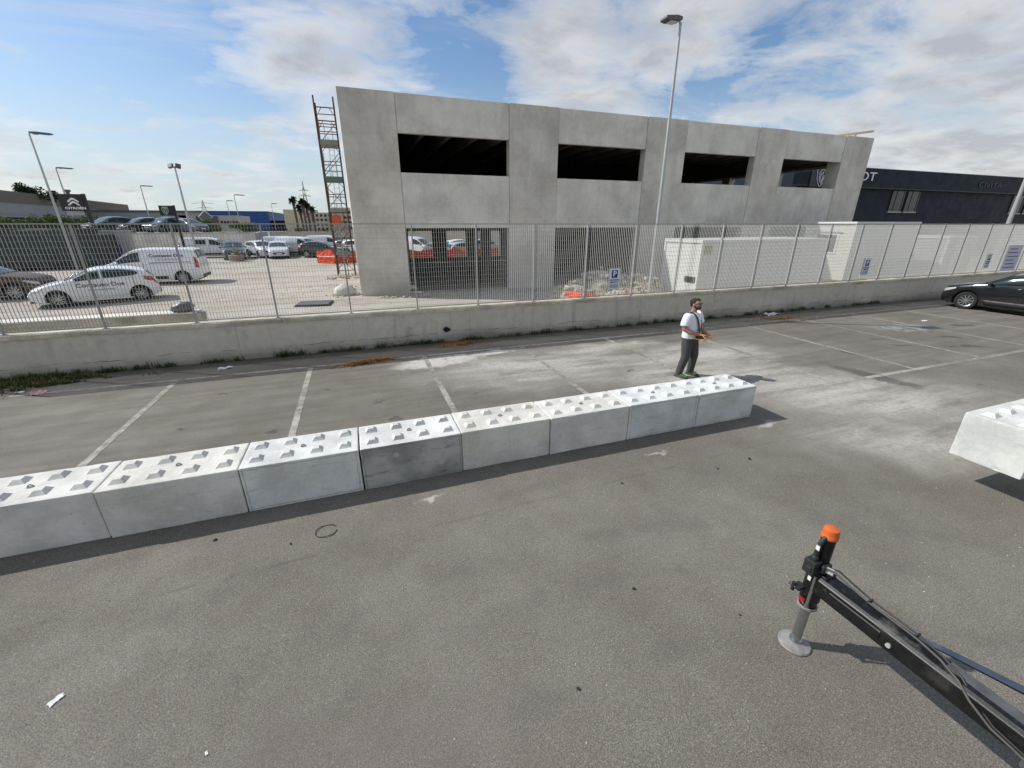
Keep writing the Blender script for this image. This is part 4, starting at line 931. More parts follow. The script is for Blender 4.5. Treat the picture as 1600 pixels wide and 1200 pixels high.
def car(kind, pmat, label, loc, heading, group=None, detail=True, roofrail=False, rear_side=False, name=None, steer=0.):
    c = CARS[kind]; L, Wd, wr = c['L'], c['W'], c['wr']; top = smooth_curve(c['top']); belt = c['belt']
    root = thing(name or {'hatch': 'hatchback_car', 'suv': 'suv_car', 'cross': 'crossover_car', 'van': 'panel_van'}[kind], label, 'van' if kind == 'van' else 'car', loc, heading, group)
    xf = lambda x: L/2-x
    Ra = wr+.055
    def ctrl(x):
        tz = top(x); zb = .20+.10*max(0, 1-x/.35)+.10*max(0, 1-(L-x)/.35)
        for a in c['ax']:
            d = abs(x-a)
            if d < Ra: zb = max(zb, wr+math.sqrt(Ra*Ra-d*d)*.98)
        fr = max(0, 1-x/.62); rr = max(0, 1-(L-x)/(.38 if kind == 'van' else .5))
        wf = 1-.30*fr**2.4-(.10 if kind == 'van' else .2)*rr**2.4
        w = Wd/2*wf
        z2 = min(lerp_curve(belt, x), tz-.05); z1 = max(.46, zb+.02); z2 = max(z2, z1+.03); tz = max(tz, z2+.03)
        h = tz-z2
        P0 = (w*.95, zb); P1 = (w, z1); P2 = (w*.975-.01, z2); y3 = P2[0]-.035-c['tumble']*h*(1 if kind != 'van' else .9); z3 = tz-min(.075, .34*h)
        return P0, P1, P2, (y3, z3), tz
    def side(x, u, seg):
        P0, P1, P2, P3, tz = ctrl(x); a, b_ = {0: (P0, P1), 1: (P1, P2), 2: (P2, P3)}[seg]
        y = a[0]+(b_[0]-a[0])*u; z = a[1]+(b_[1]-a[1])*u
        if seg == 2: y += .035*math.sin(math.pi*u)*min(1, (P3[1]-P2[1])/.4)
        if seg == 1: y += .018*math.sin(math.pi*u)
        return y, z
    def topp(x, v):
        P0, P1, P2, P3, tz = ctrl(x); y = P3[0]*(1-v); return y, P3[1]+(tz-P3[1])*(1-(1-v)**2.2)
    # body
    xs = set([0, .012, .03, .055, .09, L, L-.012, L-.03, L-.06, L-.1])
    n = 64
    for i in range(n+1): xs.add(L*i/n)
    for a in c['ax']:
        for j in range(-9, 10): xs.add(a+Ra*math.sin(j/9*math.pi/2)*.999)
    xs = sorted(q for q in xs if 0 <= q <= L); ring = []
    for x in xs:
        half = [side(x, u, 0) for u in (0, .5)]+[side(x, u/4, 1) for u in range(4)]+[side(x, u/6, 2) for u in range(6)]+[topp(x, v/6) for v in range(7)]
        ring.append([(xf(x), y, z) for y, z in half]+[(xf(x), -y, z) for y, z in reversed(half[:-1])])
    k = len(ring[0]); vs = [p for r in ring for p in r]
    fs = [(i*k+j, i*k+j+1, (i+1)*k+j+1, (i+1)*k+j) for i in range(len(xs)-1) for j in range(k-1)]
    fs += [tuple(range(k)), tuple((len(xs)-1)*k+j for j in range(k-1, -1, -1))]
    MB().add(vs, fs).build('body', pmat, root, 32)
    # patches laid on the body surface
    def patch(nm, x0, x1, fn, mat, nx=14, nu=5, mirror=True, par=root, off=.007):
        for s_ in ((1, -1) if mirror else (1,)):
            vs = []; fs = []
            for i in range(nx+1):
                x = x0+(x1-x0)*i/nx
                for j in range(nu+1):
                    y, z, ox, oz = fn(x, j/nu, i/nx); vs.append((xf(x)+ox, s_*(y), z+oz))
            for i in range(nx):
                for j in range(nu): a = i*(nu+1)+j; fs.append((a, a+1, a+nu+2, a+nu+1))
            o = MB().add(vs, fs).build(nm, mat, par, 50)
            so = o.modifiers.new('solid', 'SOLIDIFY'); so.thickness = .006; so.offset = 0
    def sidepatch(u0, u1, seg, pinch=None):
        def fn(x, u, q):
            a, b_ = u0, u1
            if pinch:
                m = (a+b_)/2-.06; e = pinch(q); a = m+(a-m)*e; b_ = m+(b_-m)*e
            y, z = side(x, a+(b_-a)*u, seg); return y+.007, z, 0, 0
        return fn
    s0, s1 = c['side']
    endp = lambda q: min(1., .30+1.9*math.sqrt(max(0, 1-q)))
    begp = lambda q: min(1., .55+1.2*q)
    if kind == 'van':
        patch('side_window', s0, s1, sidepatch(.10, .84, 2), M['glass'])
        if rear_side: patch('rear_side_window', 2.6, 3.6, sidepatch(.14, .80, 2), M['glass'])
        patch('door_gap', 2.42, 2.435, lambda x, u, q: (*side(x, u, 1 if u < .5 else 2)[:2], 0, 0) if False else (side(x, u, 1)[0]+.003, side(x, u, 1)[1], 0, 0), M['blackplastic'], 1, 6)
        patch('slide_rail', 2.7, 4.6, lambda x, u, q: (side(x, .94+.05*u, 1)[0]+.004, side(x, .94+.05*u, 1)[1], 0, 0), M['blackplastic'], 6, 1)
        patch('sill_trim', 1.45, 3.4, sidepatch(.35, .98, 0), M['blackplastic'], 8, 2)
    else:
        a, b_ = c['split']
        patch('front_side_window', s0, a, sidepatch(.09, .88, 2), M['glass']); patch('rear_side_window', b_, s1, sidepatch(.09, .88, 2, endp), M['glass'])
        for xx in (1.32, b_-.03, b_+.95): patch('door_gap', xx, xx+.012, lambda x, u, q: (side(x, u, 1)[0]+.003, side(x, u, 1)[1], 0, 0), M['blackplastic'], 1, 6)
        for xx in (a-.22, b_+.72): patch('door_handle', xx, xx+.17, lambda x, u, q: (side(x, .80+.08*u, 1)[0]+.02, side(x, .80+.08*u, 1)[1], 0, 0), pmat, 3, 2)
        if kind != 'hatch': patch('sill_trim', 1.3, 3.1, sidepatch(.2, .98, 0), M['blackplastic'], 8, 2)
    def tpatch(v0, dx, dz): return lambda x, u, q: (topp(x, v0+(1-v0)*u)[0], topp(x, v0+(1-v0)*u)[1], dx, dz)
    patch('windscreen', c['cowl'][0], c['cowl'][1], tpatch(.07, .005, .008), M['glasslt'], 10, 6)
    patch('rear_window', c['rear'][0], c['rear'][1], tpatch(.14, -.008, .006), M['glass'], 6, 6)
    # lamps, grille, bumper, plates
    patch('headlight', .07, .50, lambda x, u, q: (side(x, (.50+.28*q)+(.44-.28*q)*u, 1)[0]+.006, side(x, (.50+.28*q)+(.44-.28*q)*u, 1)[1], .004, 0), M['lamp'], 8, 3)
    if kind == 'van': patch('tail_light', L-.20, L-.03, sidepatch(.55, 1., 1), M['red'], 5, 4); patch('tail_light_upper', L-.20, L-.04, sidepatch(.0, .45, 2), M['red'], 5, 4)
    else: patch('tail_light', L-.46, L-.05, sidepatch(.66, .98, 1), M['red'], 6, 3)
    hz_ = top(.05)
    gz0 = {'hatch': .36, 'suv': .50, 'cross': .40, 'van': .52}[kind]; gz1 = {'hatch': .54, 'suv': .74, 'cross': .60, 'van': .74}[kind]
    MB().prism([(-.46, gz1), (.46, gz1), (.52, (gz0+gz1)/2), (.40, gz0), (-.40, gz0), (-.52, (gz0+gz1)/2)], L/2-.07, L/2+.012, 'YZ').build('grille', M['blackplastic'], root, bevel=.012)
    MB().box((L/2-.05, -.25, gz0+.02), (L/2+.02, .25, gz0+.13)).build('number_plate', M['plate'], root)
    MB().prism([(-.62, .20), (.62, .20), (.55, gz0-.04), (-.55, gz0-.04)], L/2-.2, L/2-.005, 'YZ').build('lower_grille', M['blackplastic'], root, bevel=.01)
    MB().box((-L/2-.03, -.68, .30), (-L/2+.12, .68, .48)).build('rear_bumper', M['blackplastic'], root, bevel=.03)
    if kind != 'van': MB().box((-L/2-.012, -.25, .66), (-L/2+.04, .25, .77)).build('rear_plate', M['plate'], root)
    MB().box((-L/2+.25, -Wd/2+.27, .17), (L/2-.25, Wd/2-.27, .72)).build('underbody', M['tyre'], root)
    for s_ in (1, -1):
        for a in c['ax']: MB().lathe([(Ra+.01, 0), (Ra+.01, .26)], 16, (xf(a), s_*(Wd/2-.28)-(.26 if s_ < 0 else 0)+(0 if s_ > 0 else .28-.02), wr), 'Y', 0, 0, math.pi).build('wheel_arch', M['tyre'], root)
    yw = side(c['mir'], .02, 2)
    for s_ in (1, -1):
        mb = MB(); mb.ell((xf(c['mir']), s_*(yw[0]+.13), yw[1]+.05), (.07, .11, .075), 10, 6); mb.cyl((xf(c['mir']), s_*(yw[0]-.02), yw[1]), (xf(c['mir']), s_*(yw[0]+.1), yw[1]+.03), .022, 6)
        mb.build('wing_mirror', pmat if kind != 'van' else M['white2'], root, 50)
    if roofrail:
        for s_ in (1, -1): MB().tube([(xf(1.95+q*1.9/6), s_*(topp(1.95+q*1.9/6, .06)[0]), topp(1.95+q*1.9/6, .06)[1]+(.05 if 0 < q < 6 else .01)) for q in range(7)], .016, 6).build('roof_rail', M['galv'], root)
    # wheels
    for a in c['ax']:
        for s_ in (1, -1):
            wy = s_*(Wd/2-.125)
            tm = MB(); tm.lathe([(wr*.66, -.095), (wr*.9, -.10), (wr*.985, -.075), (wr, -.03), (wr, .03), (wr*.985, .075), (wr*.9, .10), (wr*.66, .095), (wr*.64, .05)], 26, (0, 0, 0), 'Y')
            wo = tm.build('wheel', M['tyre'], root, 40, (xf(a), wy, wr))
            if a == c['ax'][0]: wo.rotation_euler.z = R(steer)
            rm = MB(); o_ = s_*.085
            rm.lathe([(wr*.60, o_*.9), (wr*.675, o_*1.08), (wr*.64, o_*.5)], 26, (0, 0, 0), 'Y'); rm.lathe([(0, o_*1.0), (wr*.15, o_*1.0), (wr*.17, o_*.8)], 12, (0, 0, 0), 'Y')
            for q in range(10):
                an_ = 2*math.pi*q/10; d = Vector((math.cos(an_), 0, math.sin(an_))); p = Vector((-d.z, 0, d.x))
                r0, r1, h0, h1 = wr*.13, wr*.63, wr*.045, wr*.06
                ys = (o_*.62, o_*1.0)
                v = [d*r0-p*h0, d*r0+p*h0, d*r1+p*h1, d*r1-p*h1]
                rm.add([(q_.x, ys[0], q_.z) for q_ in v]+[(q_.x, ys[1], q_.z) for q_ in v], [(0, 1, 2, 3), (7, 6, 5, 4), (0, 4, 5, 1), (1, 5, 6, 2), (2, 6, 7, 3), (3, 7, 4, 0)])
            rm.build('rim', M['rim'], wo)
            MB().lathe([(0, o_*.45), (wr*.66, o_*.45)], 20, (0, 0, 0), 'Y').build('brake_disc', M['rimdark'], wo)
    root['_s'] = 1; del root['_s']
    return root, side, xf
hat, hs, hx = car('hatch', M['white'], 'white hatchback lettered along its doors, nearest car behind the fence', (-10.38, 22.92, Z0), R(200.2))
# lettering wraps on the car's left side (local +Y)
def decal(root, body, size, x, y, z, mat, sx=1., tilt=0.):
    return text('door_lettering', body, size, mat, root, T(x, y, z) @ Matrix.Rotation(R(180), 4, 'Z') @ FRONT @ Matrix.Rotation(R(tilt), 4, 'X'), .003, sx=sx, bold=.003)
decal(hat, 'Contauto Due', .22, -.15, hs(2.1, .62, 1)[0]+.016, .78, M['text_dark'], 1.15, 2); decal(hat, 'www.contautodue.it', .075, -.15, hs(2.1, .4, 1)[0]+.018, .60, M['signgrey'], 1.3, 1)
van, vs_, vx = car('van', M['white'], 'white panel van lettered on its side, parked behind the lettered hatchback', (-10.65, 29.45, Z0), R(180))
decal(van, 'Contauto Due', .23, -1.05, vs_(3.5, .45, 2)[0]+.012, 1.50, M['signblue'], 1.15, -7); decal(van, 'concessionaria', .10, -1.05, vs_(3.5, .2, 2)[0]+.012, 1.30, M['signgrey'], 1.6, -7)
car('suv', M['black'], 'glossy black crossover parked nose to the wall at the right edge', (24.45, 8.80, 0), R(93), steer=16)
car('suv', M['brown'], 'rusty brown car at the left edge beyond the lettered hatchback', (-15.35, 25.2, Z0), R(5))
G = 'vehicles parked in the rear row of the yard'
car('van', M['white'], 'white van at the left end of the rear row, partly behind the dark grey SUV', (-13.3, 51.2, Z0), R(0), G, rear_side=True)
car('suv', M['darkgrey'], 'dark grey SUV facing the fence beside the potted agave', (-10.75, 48.1, Z0), R(-78), G)
car('suv', M['white2'], 'white SUV half hidden behind the potted agave', (-8.6, 49.4, Z0), R(-60), G)
car('van', M['white2'], 'white van side on directly behind the small white crossover', (-6.6, 53.0, Z0), R(0), G)
car('cross', M['white2'], 'small white crossover facing the fence in the middle of the rear row', (-7.0, 48.4, Z0), R(-82), G)
car('van', M['white'], 'white van with its nose to the right, left of the black crossover', (-5.1, 50.6, Z0), R(-25), G)
car('cross', M['black'], 'black crossover left of the orange net in the rear row', (-2.9, 47.6, Z0), R(-20), G)
car('van', M['white2'], 'white van furthest back behind the black crossover', (-2.6, 55.2, Z0), R(-20), G)
car('hatch', M['silver'], 'silver hatchback behind the black crossover', (-.2, 53.5, Z0), R(-30), G)
car('suv', M['white'], 'white SUV behind the scaffold tower', (.9, 49.0, Z0), R(-35), G)
G2 = 'vehicles seen through the rear openings of the concrete shell'
car('van', M['white'], 'white van seen through the left rear opening of the concrete shell', (6.1, 46.5, Z0), R(-40), G2)
car('hatch', M['greycar'], 'dark hatchback seen low in the left rear opening of the concrete shell', (8.2, 43.2, Z0), R(-60), G2)
car('hatch', M['silver'], 'silver hatchback seen through the middle rear opening of the concrete shell', (10.6, 43.5, Z0), R(15), G2)
car('cross', M['white2'], 'white crossover behind the silver hatchback in the middle rear opening', (11.5, 48.2, Z0), R(10), G2)
car('suv', M['silver'], 'silver SUV seen through the right rear opening of the concrete shell', (13.7, 46.2, Z0), R(0), G2)
car('hatch', M['darkgrey'], 'dark grey hatchback low behind the fence in front of the taller cream cabin', (26.6, 14.3, Z0), R(180))

# ------------------------------------------------------------------ raised deck with cars, left background
DZ = 2.42
dk = thing('raised_deck', 'raised grey concrete parking deck with a plain retaining wall behind the yard', 'retaining wall', (-25, 54.2, Z0))
mb = MB()
MB().box((-20, 0, 0), (15.2, 7.8, DZ-Z0)).build('deck_body', M['greyclad'], dk)
for k in range(14): MB().box((-20+k*2.52, -.012, .02), (-20+k*2.52+2.48, -.001, DZ-Z0-.02)).build('wall_panel', M['facade2'], dk)
MB().box((-20, -.06, DZ-Z0), (15.25, .25, DZ-Z0+.08)).build('deck_kerb', M['coping'], dk)
bw = thing('beige_garden_wall', 'low beige wall closing the yard behind the rear row of vehicles', 'wall', (0, 59.5, Z0))
MB().box((-9.2, 0, 0), (30, .3, 2.15)).build('wall_body', M['beige'], bw); MB().box((-9.2, -.04, 2.15), (30, .34, 2.25)).build('coping', M['coping'], bw)
G3 = 'dark cars on the raised deck'
car('suv', M['green'], 'dark green SUV at the left end of the raised deck', (-23.2, 57.0, DZ), R(-125), G3)
car('cross', M['black'], 'black crossover second from the left on the raised deck', (-20.6, 57.2, DZ), R(-130), G3)
car('suv', M['greycar'], 'blue grey SUV third from the left on the raised deck', (-18.5, 57.4, DZ), R(-120), G3, roofrail=True)
car('hatch', M['greycar'], 'grey hatchback at the right end of the row on the raised deck', (-16.3, 57.0, DZ), R(-40), G3)
wd = thing('white_showroom', 'pale building far behind, seen through the rear openings of the concrete shell', 'building', (25, 66, Z0))
MB().box((-10, 0, 0), (22, 10, 5.2)).build('wall', M['white_sheet'], wd)
for k in range(9): MB().box((-9.3+k*3.4, -.03, .3), (-7.9+k*3.4, .02, 4.3)).build('window', M['darkwin'], wd)

def bush(name, label, cat, c, r, n, mat, leaf=.12, seed=0, kind=None, trunk=None, group=None, clumps=9):
    rnd = random.Random(seed); root = thing(name, label, cat, (c[0], c[1], c[2]), group=group)
    mb = MB(); cl = []
    for k in range(clumps): cl.append((Vector((rnd.uniform(-.7, .7)*r[0], rnd.uniform(-.7, .7)*r[1], rnd.uniform(.25, .8)*r[2])), rnd.uniform(.28, .55)))
    for k in range(n):
        p0, s_ = cl[k % clumps]; d = Vector((rnd.gauss(0, 1), rnd.gauss(0, 1), rnd.gauss(0, 1))).normalized()*rnd.uniform(.45, 1.05)*s_
        p = p0+Vector((d.x*r[0], d.y*r[1], d.z*r[2]*.7)); p.z = max(.02, p.z)
        a = Vector((rnd.gauss(0, 1), rnd.gauss(0, 1), rnd.gauss(0, .6))).normalized(); b_ = a.cross(Vector((rnd.gauss(0, 1), rnd.gauss(0, 1), rnd.gauss(0, 1)))).normalized(); q = leaf*rnd.uniform(.6, 1.4)
        mb.add([p-a*q, p+b_*q*.45, p+a*q, p-b_*q*.45], [(0, 1, 2, 3)])
    mb.build('crown', mat, root)
    st = MB()
    for k in range(4 if trunk is None else 1):
        q = cl[k][0]; st.tube([(q.x*.3, q.y*.3, -.05 if trunk is None else -trunk), (q.x*.6, q.y*.6, q.z*.5), tuple(q)], [.05, .035, .015] if trunk is None else [.22, .16, .06], 6)
    st.build('trunk', M['bark'], root); return root
GH = 'hedge shrubs along the raised deck'
for k, x in enumerate((-33.2, -31.4, -29.8, -28.0, -26.4, -25.0)):
    bush('hedge_shrub', ['leafy green shrub at the far left end of the deck hedge', 'leafy green shrub second from the left in the deck hedge', 'leafy green shrub left of the chevron totem in the deck hedge', 'leafy green shrub behind the chevron totem board',
        'leafy green shrub right of the chevron totem in the deck hedge', 'leafy green shrub just left of the dark green SUV on the deck'][k], 'shrub', (x, 58.6, DZ), (1.25, .8, 1.5+.3*random.random()), 1500, M['leaf'], .10, k, group=GH)
for k, (x, y, z, rr, h, lab) in enumerate(((-18.8, 60.2, DZ, 1.2, 1.5, 'green shrub rising behind the cars on the deck'), (-15.2, 60.0, DZ, 1.3, 1.3, 'green shrub right of the deck cars below the lion shield totem'), (-12.2, 60.6, DZ, 1.5, 1.0, 'low green shrub at the right end of the deck'), (-7.6, 63.5, Z0, 2.0, 2.9, 'dark green shrub in front of the blue warehouse'), (-3.4, 64.0, Z0, 2.2, 2.5, 'brownish green shrub left of the palm trees'))):
    bush('shrub', lab, 'shrub', (x, y, z), (rr, .9, h), 1200, M['leaf' if k < 3 else 'leafdark'], .13, 20+k)
bush('dark_tree', 'small dark tree top showing above the brown warehouse roof', 'tree', (-49.5, 101, 7.0), (2.4, 2.0, 2.6), 1800, M['leafdark'], .22, 31, trunk=6.9)
# potted agave in front of the row
ag = thing('agave_plant', 'spiky agave in a low clay ring in front of the dark grey SUV', 'plant', (-9.95, 44.9, Z0))
MB().lathe([(.55, 0), (.6, .5), (.52, .55), (.5, .45), (0, .45)], 18).build('pot', plain('clay pot', (.30, .22, .17), .9), ag)
mb = MB(); rnd = random.Random(5)
for k in range(34):
    a = rnd.random()*6.28; e = rnd.uniform(.35, 1.35); Ln = rnd.uniform(.7, 1.15); d = Vector((math.cos(a)*math.cos(e), math.sin(a)*math.cos(e), math.sin(e))); n_ = Vector((-math.sin(a), math.cos(a), 0))*.045
    b0 = Vector((0, 0, .45)); p1 = b0+d*Ln*.5; p2 = b0+d*Ln-Vector((0, 0, .1))
    mb.add([b0-n_, b0+n_, p1+n_, p1-n_, p2], [(0, 1, 2, 3), (3, 2, 4)])
mb.build('leaves', plain('agave leaf', (.26, .30, .20), .7), ag)

# left shade: dark mesh and box stand in for it, with bent tubes
gm = thing('mesh_shelter', 'dark mesh covered shelter with bent tubes at the left edge of the yard', 'shelter', (-24, 40.5, Z0))
vs = []; fs = []
for i in range(17):
    for j in range(9):
        x = -6+i*.78; z = .2+j*.33; vs.append((x, .15*math.sin(i*1.1+j*.8)+.3*j/8, z if j < 8 else z-.12*abs(math.sin(i*.8))))
for i in range(16):
    for j in range(8): a = i*9+j; fs.append((a, a+9, a+10, a+1))
o = MB().add(vs, fs).build('mesh_cloth', M['netgreen'], gm, 60); o.modifiers.new('solid', 'SOLIDIFY').thickness = .02
for k in range(9): MB().tube([(-5.8+k*1.55, -.4, 0), (-5.6+k*1.5-.6, -.3, 1.4), (-5.6+k*1.5-1.4, -.1, 2.75)], .035, 6).build('bent_tube', M['scuff'], gm)
MB().box((-6.2, .4, 0), (6.8, 3.0, 2.4)).build('shade_box', M['netgreen'], gm)  # dark bulk in place of the shaded area behind the mesh
cb = thing('grey_service_cabinet', 'tall grey service cabinet between the mesh shelter and the chevron totem post', 'cabinet', (-17.2, 42.5, Z0))
for k in range(2): MB().box((-.85+k*.86, 0, 0), (-.85+k*.86+.84, .7, 2.55)).build('cabinet_door', M['greyclad'], cb, bevel=.02)
MB().box((-.05, -.02, .9), (.18, -.002, 1.6)).build('blue_label', M['signblue'], cb)
MB().box((-.9, -.04, 2.555), (.92, .74, 2.65)).build('cabinet_top', M['galv'], cb)

# low concrete kerb wall just inside the fence on the left
kb = thing('yard_kerb_wall', 'low pale concrete wall just inside the fence below the lettered hatchback', 'wall', (-9.5, 14.1, Z0))
MB().box((-8, 0, 0), (5.2, .45, .74)).build('wall_body', M['coping'], kb, bevel=.03); MB().box((-8, -.02, .742), (5.1, .47, .78)).build('wall_cap', M['facade2'], kb)
bg_ = MB(); 
bm = bmesh.new(); bmesh.ops.create_icosphere(bm, subdivisions=3, radius=1)
for v in bm.verts:
    k = 1+.3*mnoise.noise(v.co*1.9)+.08*mnoise.noise(v.co*6); v.co = Vector((v.co.x*.28*k, v.co.y*.2*k, max(0, v.co.z*.17*k+.11)))
me = bpy.data.meshes.new('tarpaulin_bundle'); bm.to_mesh(me); bm.free(); me.materials.append(M['scuff'])
for p in me.polygons: p.use_smooth = True
tag(link('tarpaulin_bundle', me, None, (-4.75, 14.3, Z0+.78)), 'crumpled grey tarpaulin on the right end of the low pale wall', 'tarpaulin')

# ------------------------------------------------------------------ far buildings
wh = thing('brown_warehouse', 'long warehouse with a brown fascia over pale grey cladding at the far left', 'building', (-48.3, 90, Z0))
ang = math.atan2(146.5-90, -54.6+48.3)
wh.rotation_euler.z = ang
Lw = 56.8
def wb(n, a, c, m): return MB().box(a, c).build(n, m, wh)
wb('wall', (-45, .02, 0), (Lw, 30, 7.55), M['greyclad']); wb('fascia', (-45.1, -.15, 6.15), (Lw+.1, 30.1, 7.8), M['brownclad']); wb('canopy', (-45, -.9, 4.05), (Lw, -.01, 4.35), M['greyclad'])
for k in range(17): wb('window', (-44+k*6, -.03, 1.6), (-44+k*6+5.6, .03, 4.0), M['darkwin'])
for k in range(25): wb('clad_panel', (-45+k*4.05, -.05, 4.4), (-45+k*4.05+4.0, .019, 6.14), M['greyclad'])
ch = MB(); ch.cyl((0, 0, 0), (0, 0, 1.6), .35, 8); ch.cyl((0, 0, 1.6), (0, 0, 2.0), .6, 8)
tag(ch.build('roof_vent', M['scuff'], None, None, (-54.5, 121, 7.95)), 'dark roof vent on the brown warehouse', 'vent')
lw = thing('low_grey_building', 'low pale grey building between the brown and the blue warehouse', 'building', (-38, 118, Z0))
MB().box((-22, 0, 0), (4, 14, 5.5)).build('wall', M['greyclad'], lw); MB().box((-22.2, -.2, 5.5), (4.2, 14.2, 5.8)).build('roof_edge', M['scuff'], lw)
bl = thing('blue_warehouse', 'large blue clad warehouse in the distance left of the palms', 'building', (-63, 258, Z0))
MB().box((-36, 0, 0), (24, 90, 8.9)).build('wall', M['blue_clad'], bl); MB().box((-36.2, -.3, 8.9), (24.2, 90, 9.1)).build('roof_edge', M['navy'], bl)
for k in range(12): MB().box((-36+k*5, -.15, .1), (-36+k*5+4.8, -.01, 8.8)).build('clad_panel', M['blue_clad'], bl)
lo = thing('low_navy_shed', 'low dark blue shed behind the palm trees', 'building', (-30, 262, Z0)); MB().box((-9, 0, 0), (18, 30, 4.6)).build('wall', M['navy'], lo); MB().box((8, -.2, 1.8), (12.5, -.02, 4.1)).build('white_banner', M['signwhite'], lo); MB().box((-9.1, -.2, 4.6), (18.1, 30, 4.8)).build('roof_edge', M['navy2'], lo)
be = thing('beige_showroom', 'beige low building with a dark entrance and a diamond sign before the blue warehouse', 'building', (-30.2, 118, Z0))
MB().box((-5.2, 0, 0), (6.3, 12, 4.9)).build('wall', M['beige'], be); MB().box((-1.9, -.4, 0), (2.2, -.01, 4.75)).build('entrance_block', M['scuff'], be)
for k in range(6): MB().box((2.6+k*.58, -.05, 3.0), (2.6+k*.58+.42, .02, 3.75)).build('window', M['darkwin'], be)
mb = MB(); D_ = [(0, 1.55), (1.55, 0), (0, -1.55), (-1.55, 0)]
mb.tube([(p[0]*.85, -.55, 4.55+p[1]*.85) for p in D_+D_[:2]], .08, 5); mb.build('diamond_sign', M['text_white'], be)
MB().prism([(p[0]*.72, 4.55+p[1]*.72) for p in D_], -.5, -.42, 'XZ').build('diamond_panel', plain('grey green panel', (.16, .2, .17), .6), be)
MB().box((-1.2, -.45, 2.6), (1.9, -.402, 3.2)).build('red_strip', M['red'], be)
ap = thing('apartment_block', 'cream apartment block with rows of small windows in the distance', 'building', (-4, 205, Z0))
MB().box((-13, 0, 0), (-3, 12, 7.6)).build('wall', M['apt'], ap); MB().box((-3, -.5, 0), (12, 12, 9.6)).build('tower', M['apt'], ap); MB().box((-22, 6, 0), (-13.2, 14, 8.8)).build('rear_wing', M['apt'], ap); MB().box((-10.5, 2, 7.6), (-8.5, 5, 8.6)).build('roof_hut', M['apt'], ap)
wm_ = MB().box((-.45, -.06, -.5), (.45, .03, .5)).mesh('window', M['darkwin'])
for r in range(4):
    for k in range(6): link('window', wm_, ap, (-12.1+k*1.62, 0, 1.2+r*1.75))
    for k in range(7): link('window', wm_, ap, (-2+k*2.0, -.5, 1.6+r*2.05))
MB().box((-4.2, -.6, 1), (-3.1, -.1, 9.3)).build('stair_strip', M['brownclad'], ap)
for k, (x, y, h, lab) in enumerate(((-9.4, 92, 7.3, 'tallest palm tree, leftmost of the far palms'), (-8.6, 93, 5.9, 'short thin palm just right of the tallest one'), (-7.75, 90, 6.9, 'tall palm in the middle of the far group'), (-7.2, 91, 6.4, 'palm with a thick crown near the right of the far group'), (-6.6, 94, 5.8, 'shaggy palm at the right end of the far group'))):
    pt_ = thing('palm_tree', lab, 'palm tree', (x, y, Z0), group='far palm trees'); rnd = random.Random(40+k)
    MB().tube([(0, 0, 0), (.08, 0, h*.5), (-.05, 0, h-.2)], [.26, .2, .22], 8).build('trunk', M['bark'], pt_)
    mb = MB()
    for q in range(70):
        a = rnd.random()*6.28; e = rnd.uniform(-.9, 1.2); Ln = rnd.uniform(.55, 1.05); c_ = Vector((-.05, 0, h)); d = Vector((math.cos(a)*math.cos(e), math.sin(a)*math.cos(e), math.sin(e))); n_ = Vector((-math.sin(a), math.cos(a), .3))*.17
        tip = c_+d*Ln; tip.z -= .22*Ln; m_ = c_+d*Ln*.6
        mb.add([c_, m_-n_, tip, m_+n_], [(0, 1, 2, 3)])
    mb.build('crown', M['leafdark'], pt_)
    sk_ = MB()
    for q in range(40): a = rnd.random()*6.28; z = h-rnd.uniform(.3, 1.8 if k > 1 else .9); sk_.add([(.18*math.cos(a), .18*math.sin(a), z+.3), (.3*math.cos(a+.2), .3*math.sin(a+.2), z-.3), (.28*math.cos(a-.2), .28*math.sin(a-.2), z-.35)], [(0, 1, 2)])
    sk_.build('dead_skirt', M['bark'], pt_)
def pylon(label, x, y, h, w, arms):
    o = thing('lattice_pylon', label, 'pylon', (x, y, 0)); mb = MB(); n = 9; r = .10*h/20
    for sx_ in (-1, 1):
        for sy in (-1, 1): mb.tube([(sx_*w, sy*w, 0), (sx_*w*.35, sy*w*.35, h*.62), (0, 0, h)], r, 4)
    for k in range(n):
        z0, z1 = h*k/n, h*(k+1)/n; f = lambda z: w*(1-.65*z/(h*.62)) if z < h*.62 else w*.35*(1-(z-h*.62)/(h*.38))
        for s_ in (-1, 1): mb.cyl((s_*f(z0), -f(z0), z0), (-s_*f(z1), -f(z1), z1), r*.6, 4); mb.cyl((s_*f(z0), f(z0), z0), (-s_*f(z1), f(z1), z1), r*.6, 4)
    mb.build('lattice', M['lattice'], o)
    for z, l in arms: MB().tube([(-l, 0, z), (0, 0, z+.4), (l, 0, z)], r*1.2, 4).build('cross_arm', M['lattice'], o)
pylon('tall thin lattice pylon right of the palm trees', -16.2, 203, 19.5, 1.9, [(13.8, 2.2), (15.8, 1.8)])
for s_ in (-1, 1): pass
pylon('wide lattice pylon above the diamond sign', -52.5, 205, 12.0, 2.4, [(10.6, 3.6), (9.0, 2.6)])

